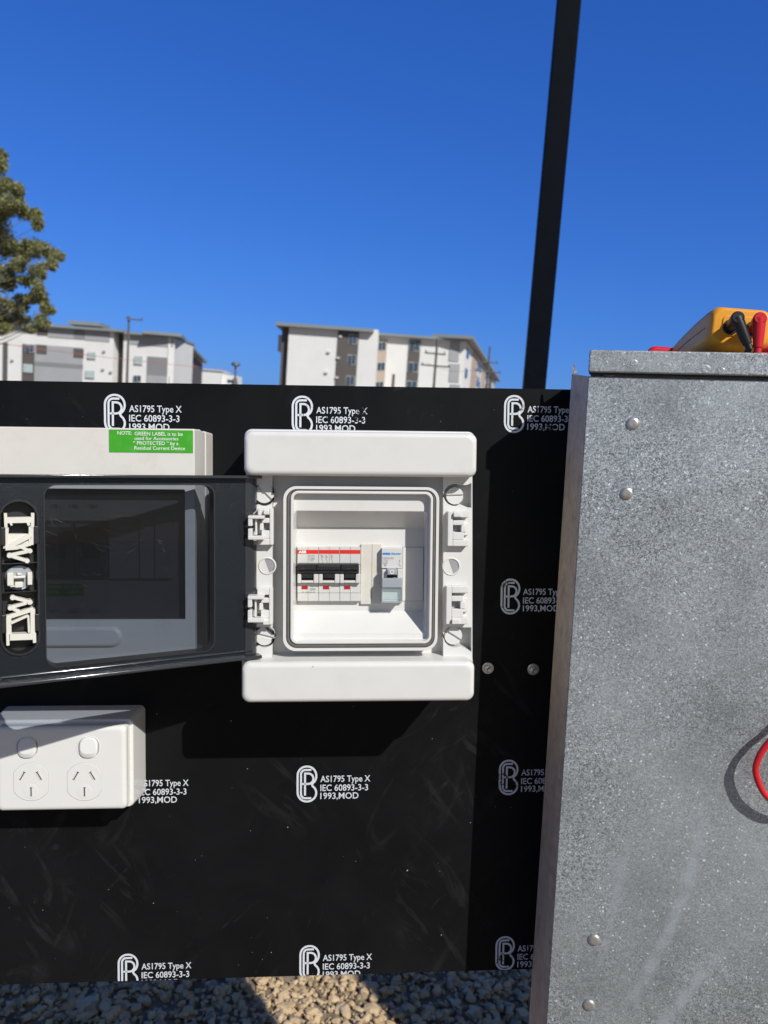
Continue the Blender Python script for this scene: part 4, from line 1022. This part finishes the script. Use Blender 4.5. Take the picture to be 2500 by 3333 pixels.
# ------------------------------------------------------------------ far buildings
MT['bw'] = pm('white render', (.74, .74, .725), .85, var=.04, scale=.4)
MT['bg'] = pm('light grey cladding', (.36, .375, .39), .7, var=.05, scale=.5)
MT['bg2'] = pm('mid grey cladding', (.235, .24, .25), .7, var=.05, scale=.5)
MT['bd'] = pm('dark grey brown wall', (.105, .095, .09), .8, var=.06, scale=.5)
MT['bt'] = pm('tan wall', (.44, .36, .30), .8, var=.05, scale=.5)
MT['roof'] = pm('grey metal roof edge', (.24, .265, .27), .5, var=.05, scale=.5)
MT['glass'] = pm('window glass', (.05, .075, .11), .08, var=.2, scale=.8, spec=.8)
MT['glass2'] = pm('pale window blind', (.42, .52, .52), .3, var=.1, scale=.8)
MT['wframe'] = pm('white window frame', (.62, .62, .62), .5)
class Bld:
    def __init__(s, name, label, x, D):
        p = wp(x, 1160, D); s.o = (p.x, p.y, 0); s.T = thing(name, label, 'building', s.o, world=True); s.D = D
    def X(s, x, y=1160, D=None): return wp(x, y, D or s.D).x
    def Z(s, x, y, D=None): return wp(x, y, D or s.D).z
    def blk(s, name, mat, x0, x1, yt, yb=None, D=None, d0=0., d1=8., par=None, yr=None):
        D = D or s.D; xm = (x0+x1)/2; zt = s.Z(xm, yt, D); zb = 0 if yb is None else s.Z(xm, yb, D); yr = yr or (yt if yb is None else (yt+yb)/2)
        if yb is None: yr = 1160
        m = Mesh(); m.prism([(s.X(x0, yr, D), D-d0), (s.X(x1, yr, D), D-d0), (s.X(x1, yr, D), D+d1), (s.X(x0, yr, D), D+d1)], zb, zt)
        return m.build(name, mat, par or s.T, origin=s.o, smooth=0)
    def win(s, x0, x1, y0, y1, d0, mat='glass', D=None):
        D = D or s.D; f = s.blk('window', MT['wframe'], x0-1.2, x1+1.2, y0-1.2, y1+1.2, D, d0+.03, -d0)
        xm = (x0+x1)/2; w = s.blk('pane', MT[mat], x0, xm-.6, y0, y1, D, d0+.06, -d0-.031, f); s.blk('pane', MT[mat], xm+.6, x1, y0, y1, D, d0+.06, -d0-.031, f)
    def side(s, name, mat, pa, pb, z0, z1, th=.3, par=None):           # wall between two plan points
        (x0, y0), (x1, y1) = pa, pb; d = Vector((x1-x0, y1-y0)).normalized(); n = Vector((-d.y, d.x))*th
        m = Mesh(); m.prism([(x0, y0), (x1, y1), (x1+n.x, y1+n.y), (x0+n.x, y0+n.y)], z0, z1); return m.build(name, mat, par or s.T, origin=s.o, smooth=0)
def bld_right():
    D = 110.; b = Bld('apartment_building', 'white apartment block with dark window columns, to the right of the gap behind the board', 1070, D)
    def z4(x, y): return 850+x*.5124, 1000+y*.5124
    b.blk('wall', MT['bw'], 936, 1226, 1063, d1=10)
    b.blk('corner_wall', MT['bd'], 914, 935.5, 1066, D=D+1.0, d1=9)
    b.blk('wall_panel', MT['bd'], 1096, 1164, 1076, d0=.12, d1=-.01)
    for (x, y) in ((585, 205), (577, 335), (567, 468)):
        p = z4(x, y); b.win(p[0]-13, p[0]+12, p[1]-15, p[1]+14, .13)
    for (x, y) in ((505, 187), (490, 322), (482, 447), (430, 285), (415, 415)):
        p = z4(x, y); b.blk('wall_vent', MT['wframe'], p[0]-5, p[0]+5, p[1]-3, p[1]+3, d0=.3, d1=-.13 if x > 450 else -.01)
    b.blk('roof', MT['roof'], 899, 1218, 1062, 1072.5, d0=1.0, d1=11, yr=1066)
    D2 = 117.
    b.blk('rear_wall', MT['bw'], 1226, 1511, 1096, D=D2, d1=10)
    b.blk('wall_panel', MT['bt'], 1230, 1257, 1104, D=D2, d0=.12, d1=-.01); b.blk('wall_panel', MT['bd'], 1328, 1366, 1106, D=D2, d0=.12, d1=-.01)
    for (x, y) in ((768, 250), (762, 378), (752, 500)):
        p = z4(x, y); b.win(p[0]-12, p[0]+12, p[1]-13, p[1]+12, .13, D=D2)
    for (x, y) in ((978, 248), (970, 382), (960, 500)):
        p = z4(x, y); b.win(p[0]-17, p[0]+14, p[1]-15, p[1]+14, .13, D=D2)
    b.blk('wall_panel', MT['bd'], 1282, 1290, 1218, D=D2, d0=.1, d1=-.01)
    for y0, y1 in ((215, 345), (360, 475), (490, 620)):
        p = z4(1228, y0); q = z4(1222, y1); b.blk('wall_panel', MT['bg'], p[0]-16, p[0]+16, p[1], q[1], D=D2, d0=.12, d1=-.01)
    b.blk('roof', MT['roof'], 1222, 1516, 1095, 1103, D=D2, d0=1.0, d1=11, yr=1100)
    # long flank running away from the camera
    c0 = wp(1512, 1160, D2); c1 = wp(1612, 1250, 205.); zt = b.Z(1512, 1107, D2); pa, pb = (c0.x, c0.y), (c1.x, c1.y)
    b.side('flank_wall', MT['bw'], pa, pb, 0, zt, 1.0)
    lerp = lambda t: (pa[0]+(pb[0]-pa[0])*t, pa[1]+(pb[1]-pa[1])*t)
    offs = Vector((pb[1]-pa[1], -(pb[0]-pa[0]))).normalized()*.15
    def strip(t0, t1, z0, z1, mat, nm='wall_panel'):
        A, B = lerp(t0), lerp(t1); b.side(nm, MT[mat], (A[0]+offs.x, A[1]+offs.y), (B[0]+offs.x, B[1]+offs.y), z0, z1, .14)
    for t0, t1, mt in ((.14, .26, 'bt'), (.42, .52, 'bt'), (.68, .80, 'bd'), (.86, .97, 'bg')): strip(t0, t1, 0, zt-.6, mt)
    for k in range(5):
        for t0 in (.03, .29, .35, .55, .61): strip(t0, t0+.035, zt-2.2-3*k, zt-.9-3*k, 'glass', 'window')
        for t0 in (.27, .53): strip(t0, t0+.12, zt-3.5-3*k, zt-2.5-3*k, 'wframe', 'balcony_rail')
    A, B = lerp(-.02), lerp(1.02); o2 = offs*8
    b.side('roof', MT['roof'], (A[0]+o2.x, A[1]+o2.y), (B[0]+o2.x, B[1]+o2.y), zt+.02, zt+.5, 6)
    b.blk('balcony_box', MT['wframe'], 905, 921, 1090, 1142, D=D+3, d1=4)
bld_right()
def bld_left():
    D = 127.; b = Bld('apartment_building', 'white and grey apartment block behind the tree, farthest left', 300, D)
    def z3(x, y): return x*.4822, 980+y*.4822
    s = .4822
    b.blk('wall', MT['bw'], -160, 368, 1062, d1=12)
    b.blk('wall', MT['bw'], 401, 566, 1094, d1=12, D=D+.5)
    b.blk('recess_wall', MT['bd'], 366, 403, 1078, D=D+2.5, d1=8)
    def pan(mat, x0, x1, y0, y1, d0=.1, D_=None, nm='wall_panel'):
        b.blk(nm, MT[mat], x0*s, x1*s, 980+y0*s, 980+y1*s, D=D_ or D, d0=d0, d1=-.01)
    pan('bg', 326, 500, 168, 250); pan('bg2', 502, 572, 186, 258); pan('bg', 574, 742, 196, 270); pan('bd', 250, 322, 160, 232); pan('bg', 90, 248, 160, 215)
    pan('bd', 150, 233, 292, 560); pan('bg', 234, 560, 304, 560); pan('bd', 250, 318, 296, 356, .2); pan('bd', 500, 566, 322, 382, .2); pan('bg2', 234, 560, 418, 446, .14)
    pan('bd', 20, 52, 280, 560)
    D3 = D+.5
    pan('bg', 880, 1172, 222, 302, .1, D3); pan('bg2', 992, 1146, 378, 560, .1, D3); pan('bg', 992, 1146, 505, 560, .13, D3)
    for x, y, w, h, mt, DD in ((205, 322, 52, 46, 'glass', D), (192, 455, 60, 52, 'glass2', D), (622, 368, 54, 42, 'glass2', D), (612, 495, 60, 46, 'glass2', D), (938, 400, 54, 52, 'glass2', D3), (930, 522, 48, 36, 'glass', D3)):
        p = z3(x, y); b.win(p[0]-w*s/2, p[0]+w*s/2, p[1]-h*s/2, p[1]+h*s/2, .22, mt, DD)
    for x, y in ((85, 400), (705, 340), (697, 462), (750, 480)):
        p = z3(x, y); b.blk('wall_vent', MT['bg'], p[0]-4, p[0]+4, p[1]-3, p[1]+3, d0=.3, d1=-.01)
    b.blk('roof', MT['roof'], -170, 410, 1055, 1063, d0=1.0, d1=13, yr=1060)
    b.blk('roof', MT['roof'], 405, 572, 1086.5, 1094, D=D3, d0=1.0, d1=13, yr=1090)
    b.blk('roof_plant', MT['roof'], 220, 325, 1046, 1058, D=D+5, d1=5)
    c0 = wp(567, 1160, D3); c1 = wp(655, 1240, 190.); zt = b.Z(567, 1097, D3); pa, pb = (c0.x, c0.y), (c1.x, c1.y)
    b.side('flank_wall', MT['bw'], pa, pb, 0, zt, 1.0)
    lerp = lambda t: (pa[0]+(pb[0]-pa[0])*t, pa[1]+(pb[1]-pa[1])*t); offs = Vector((pb[1]-pa[1], -(pb[0]-pa[0]))).normalized()*.15
    for t0, t1, z0, z1, mt in ((.12, .22, 0, zt-5.5, 'bd'), (.56, 1.0, 0, zt-.3, 'bd'), (.04, .50, zt-4.2, zt-.4, 'bg')):
        A, B = lerp(t0), lerp(t1); b.side('wall_panel', MT[mt], (A[0]+offs.x, A[1]+offs.y), (B[0]+offs.x, B[1]+offs.y), z0, z1, .14)
    A, B = lerp(-.02), lerp(1.02); o2 = offs*8
    b.side('roof', MT['roof'], (A[0]+o2.x, A[1]+o2.y), (B[0]+o2.x, B[1]+o2.y), zt+.02, zt+.5, 6)
bld_left()
def bld_small():
    D = 200.; b = Bld('low_building', 'low plain white building between the two apartment blocks', 700, D)
    b.blk('wall', MT['bw'], 640, 722, 1205, d1=10); b.blk('lower_wall', MT['bw'], 722.5, 772, 1221, D=D+2, d1=8); b.blk('roof', MT['wframe'], 638, 724, 1202, 1206, d0=.4, d1=11); b.blk('window', MT['glass'], 740, 760, 1236, 1246, D=D+2, d0=.05, d1=-.01)
bld_small()

# poles
MT['wood'] = pm('weathered pole timber', (.11, .108, .10), .9, var=.2, scale=3)
MT['steel'] = pm('dull grey steel', (.10, .105, .11), .5, var=.1, scale=5)
def upole(x, yt, D, arms, label):
    top = wp(x, yt, D); T = thing('power_pole', label, 'power pole', (top.x, top.y, 0), 'power poles in front of the far buildings', world=True)
    m = Mesh(); m.tube([(top.x, top.y, -.3), (top.x, top.y, top.z)], [.14, .085], 12); m.build('pole_shaft', MT['wood'], T)
    for dz, w, dx in arms:
        m = Mesh(Matrix.Translation((top.x+dx, top.y-.16, top.z-dz)) @ Matrix.Rotation(R(12), 4, 'Z'))
        m.box(-w/2, w/2, -.05, .05, -.06, .06)
        a = m.build('crossarm', MT['wood'], T, smooth=0)
        for q in (-.45, .45):
            i = Mesh(Matrix.Translation((top.x+dx, top.y-.16, top.z-dz)) @ Matrix.Rotation(R(12), 4, 'Z')); i.tube([(q*w, 0, .06), (q*w, 0, .14), (q*w, 0, .22)], [.03, .055, .04], 8); i.build('insulator', MT['steel'], a, origin=T['o'])
    return top
t1 = upole(420, 1030, 70., ((.25, 1.4, .55),), 'pole in front of the grey and white block, left of the street lamp')
t2 = upole(1424, 1102, 62., ((1.2, 1.7, -.1), (2.15, 2.4, 0)), 'dark pole with two crossarms in front of the white block')
t3 = upole(1595, 1128, 75., ((1.5, 1.6, .1), (2.4, 2.6, 0)), 'rightmost pole past the far corner of the white block')
def lamp():
    top = wp(767, 1192, 60.); T = thing('street_lamp', 'dark street lamp standing in front of the low white building', 'street lamp', (top.x, top.y, 0), world=True)
    m = Mesh(); m.tube([(top.x, top.y, 0), (top.x, top.y, top.z)], [.11, .07], 10); m.build('lamp_post', MT['steel'], T)
    m = Mesh(); m.tube([(top.x, top.y, top.z-.02), (top.x, top.y, top.z+.05), (top.x, top.y, top.z+.26), (top.x, top.y, top.z+.30)], [.12, .36, .30, .10], 14); m.build('lamp_head', MT['steel'], T)
    m = Mesh(); m.tube([(top.x, top.y, top.z-.9), (top.x, top.y, top.z-1.5)], [.14, .25], 10); m.build('lamp_collar', MT['steel'], T)
lamp()
def wire(name, a, b, sag, r, mat, label, cat):
    a, b = Vector(a), Vector(b); mid = (a+b)/2; T = thing(name, label, cat, (mid.x, mid.y, mid.z), world=True)
    m = Mesh(); m.tube([a.lerp(b, i/20) - Vector((0, 0, sag*4*(i/20)*(1-i/20))) for i in range(21)], r, 6); m.build('wire_strand', mat, T)
MT['redwire'] = pm('faded red cord', (.55, .16, .13), .7)
wire('barrier_cord', wp(-40, 1112, 30.), wp(790, 1206, 55.), .12, .012, MT['redwire'], 'thin red cord strung in front of the left apartment block', 'cord')
wire('power_line', t2 + Vector((-.8, -.1, -1.9)), t3 + Vector((-.9, -.1, -2.1)), .5, .012, MT['steel'], 'thin dark power line strung between the two right poles', 'power line')

# ------------------------------------------------------------------ eucalyptus at the left
def tree():
    D = 26.; zsc = .3165
    base = wp(-190, 1300, D); T = thing('gum_tree', 'tall olive green gum tree at the left frame edge', 'tree', (base.x, base.y, 0), world=True)
    rnd = random.Random(11)
    def c(x, y, dd=0): return wp(x*zsc, 450+y*zsc, D+dd)
    cl = [(20, 190, 80, 90), (-90, 260, 120, 110), (60, 480, 70, 70), (170, 510, 75, 65), (195, 610, 35, 40), (-20, 690, 130, 100), (120, 690, 120, 75), (250, 760, 110, 70), (350, 800, 75, 70), (395, 880, 50, 62),
          (20, 1090, 150, 100), (150, 1140, 150, 110), (330, 1090, 90, 70), (440, 1150, 110, 70), (590, 1195, 65, 55), (520, 1280, 60, 60), (190, 1290, 110, 70), (400, 1370, 85, 80), (60, 1380, 110, 90), (270, 1460, 90, 60), (390, 1540, 70, 90), (90, 1520, 60, 60),
          (440, 1640, 65, 70), (330, 1640, 60, 60), (230, 1640, 70, 50), (60, 1690, 90, 80), (180, 1740, 90, 60), (470, 1750, 50, 60), (530, 1760, 30, 35), (80, 1830, 110, 70), (230, 1850, 100, 55), (400, 1880, 85, 60), (300, 1960, 60, 40), (60, 1960, 70, 60),
          (-180, 500, 220, 200), (-250, 900, 260, 220), (-250, 1350, 280, 260), (-230, 1800, 240, 200), (-420, 1100, 280, 400), (-420, 1600, 250, 300)]
    k = zsc*D/F; V, Fc, Mi = [], [], []
    bark = Mesh(); fork = Vector((base.x, base.y, 3.2))
    bark.tube([(base.x+.2, base.y, -.1), (base.x+.1, base.y, 1.2), fork], [.36, .30, .25], 12)
    bark.tube([fork, Vector((base.x+.1, base.y+.2, 5.0)), Vector((base.x-.1, base.y, 7.5))], [.24, .18, .08], 10)
    for i, (x, y, rx, ry) in enumerate(cl):
        p = c(x, y, rnd.uniform(-1.2, 1.6)); a, b_ = rx*k, ry*k
        st = Vector((base.x, base.y, max(3.0, min(7.0, p.z - 1.2))))
        mid = st.lerp(p, .5) + Vector((rnd.uniform(-.2, .2), rnd.uniform(-.3, .3), -.22))
        bark.tube(bez([st, mid, p + Vector((0, 0, -b_*.3))], 5), [.034-.030*q/10 for q in range(11)], 7)
        nn = int(5600*min(2.6, (a*b_)/.5 + .12))
        # sub-clumps give lights, darks and holes
        subs = [(Vector((rnd.gauss(0, .42), rnd.gauss(0, .5), rnd.gauss(0, .42))), rnd.uniform(.18, .46)) for _ in range(max(9, int(22*a)))]
        for _ in range(nn):
            sb, sr = rnd.choice(subs)
            q = sb + Vector((rnd.gauss(0, 1), rnd.gauss(0, 1), rnd.gauss(0, 1)))*sr*.95
            if q.length > 1.3: q *= rnd.uniform(.6, 1.25)/q.length
            o = p + Vector((q.x*a, q.y*a*1.1, q.z*b_))
            ln = rnd.uniform(.05, .105); wd = ln*rnd.uniform(.22, .36)
            d = Vector((rnd.gauss(0, .7), rnd.gauss(0, .7), rnd.gauss(-.45, .5))).normalized(); s = d.cross(Vector((rnd.gauss(0, 1), rnd.gauss(0, 1), rnd.gauss(0, 1)))).normalized()
            n0 = len(V); V += [tuple(o), tuple(o+d*ln*.5+s*wd), tuple(o+d*ln), tuple(o+d*ln*.5-s*wd)]; Fc.append((n0, n0+1, n0+2, n0+3)); Mi.append(0 if rnd.random() < .6 else 1 if rnd.random() < .7 else 2)
    bark.build('trunk', MT['bark'], T, origin=(base.x, base.y, 0))
    me = bpy.data.meshes.new('crown'); me.from_pydata([(x-base.x, y-base.y, z) for x, y, z in V], [], Fc)
    for mm in ('leaf', 'leaf2', 'leaf3'): me.materials.append(MT[mm])
    for p, q in zip(me.polygons, Mi): p.material_index = q
    o = bpy.data.objects.new('crown', me); COL.objects.link(o); o.parent = T
MT['bark'] = pm('pale gum bark', (.16, .145, .125), .85, var=.3, scale=5)
def leafm(name, col):
    m, t, b = new_mat(name); b.inputs['Roughness'].default_value = .55
    n = N(t, 'ShaderNodeTexNoise', Scale=2.2, Detail=3.0); t.links.new(coords(t), n.inputs['Vector'])
    t.links.new(ramp(t, n.outputs['Fac'], .3, .7, c4([x*.7 for x in col]), c4([x*1.3 for x in col])), b.inputs['Base Color'])
    tl = N(t, 'ShaderNodeBsdfTranslucent', Color=c4([x*1.2 for x in col])); mx = N(t, 'ShaderNodeMixShader', Fac=.25)
    out = [q for q in t.nodes if q.type == 'OUTPUT_MATERIAL'][0]
    t.links.new(b.outputs[0], mx.inputs[1]); t.links.new(tl.outputs[0], mx.inputs[2]); t.links.new(mx.outputs[0], out.inputs[0]); return m
MT['leaf'] = leafm('olive leaf', (.28, .29, .115)); MT['leaf2'] = leafm('dark leaf', (.155, .18, .08)); MT['leaf3'] = leafm('tan leaf', (.36, .31, .16))
tree()
for o in list(bpy.data.objects):
    if 'o' in o: del o['o']
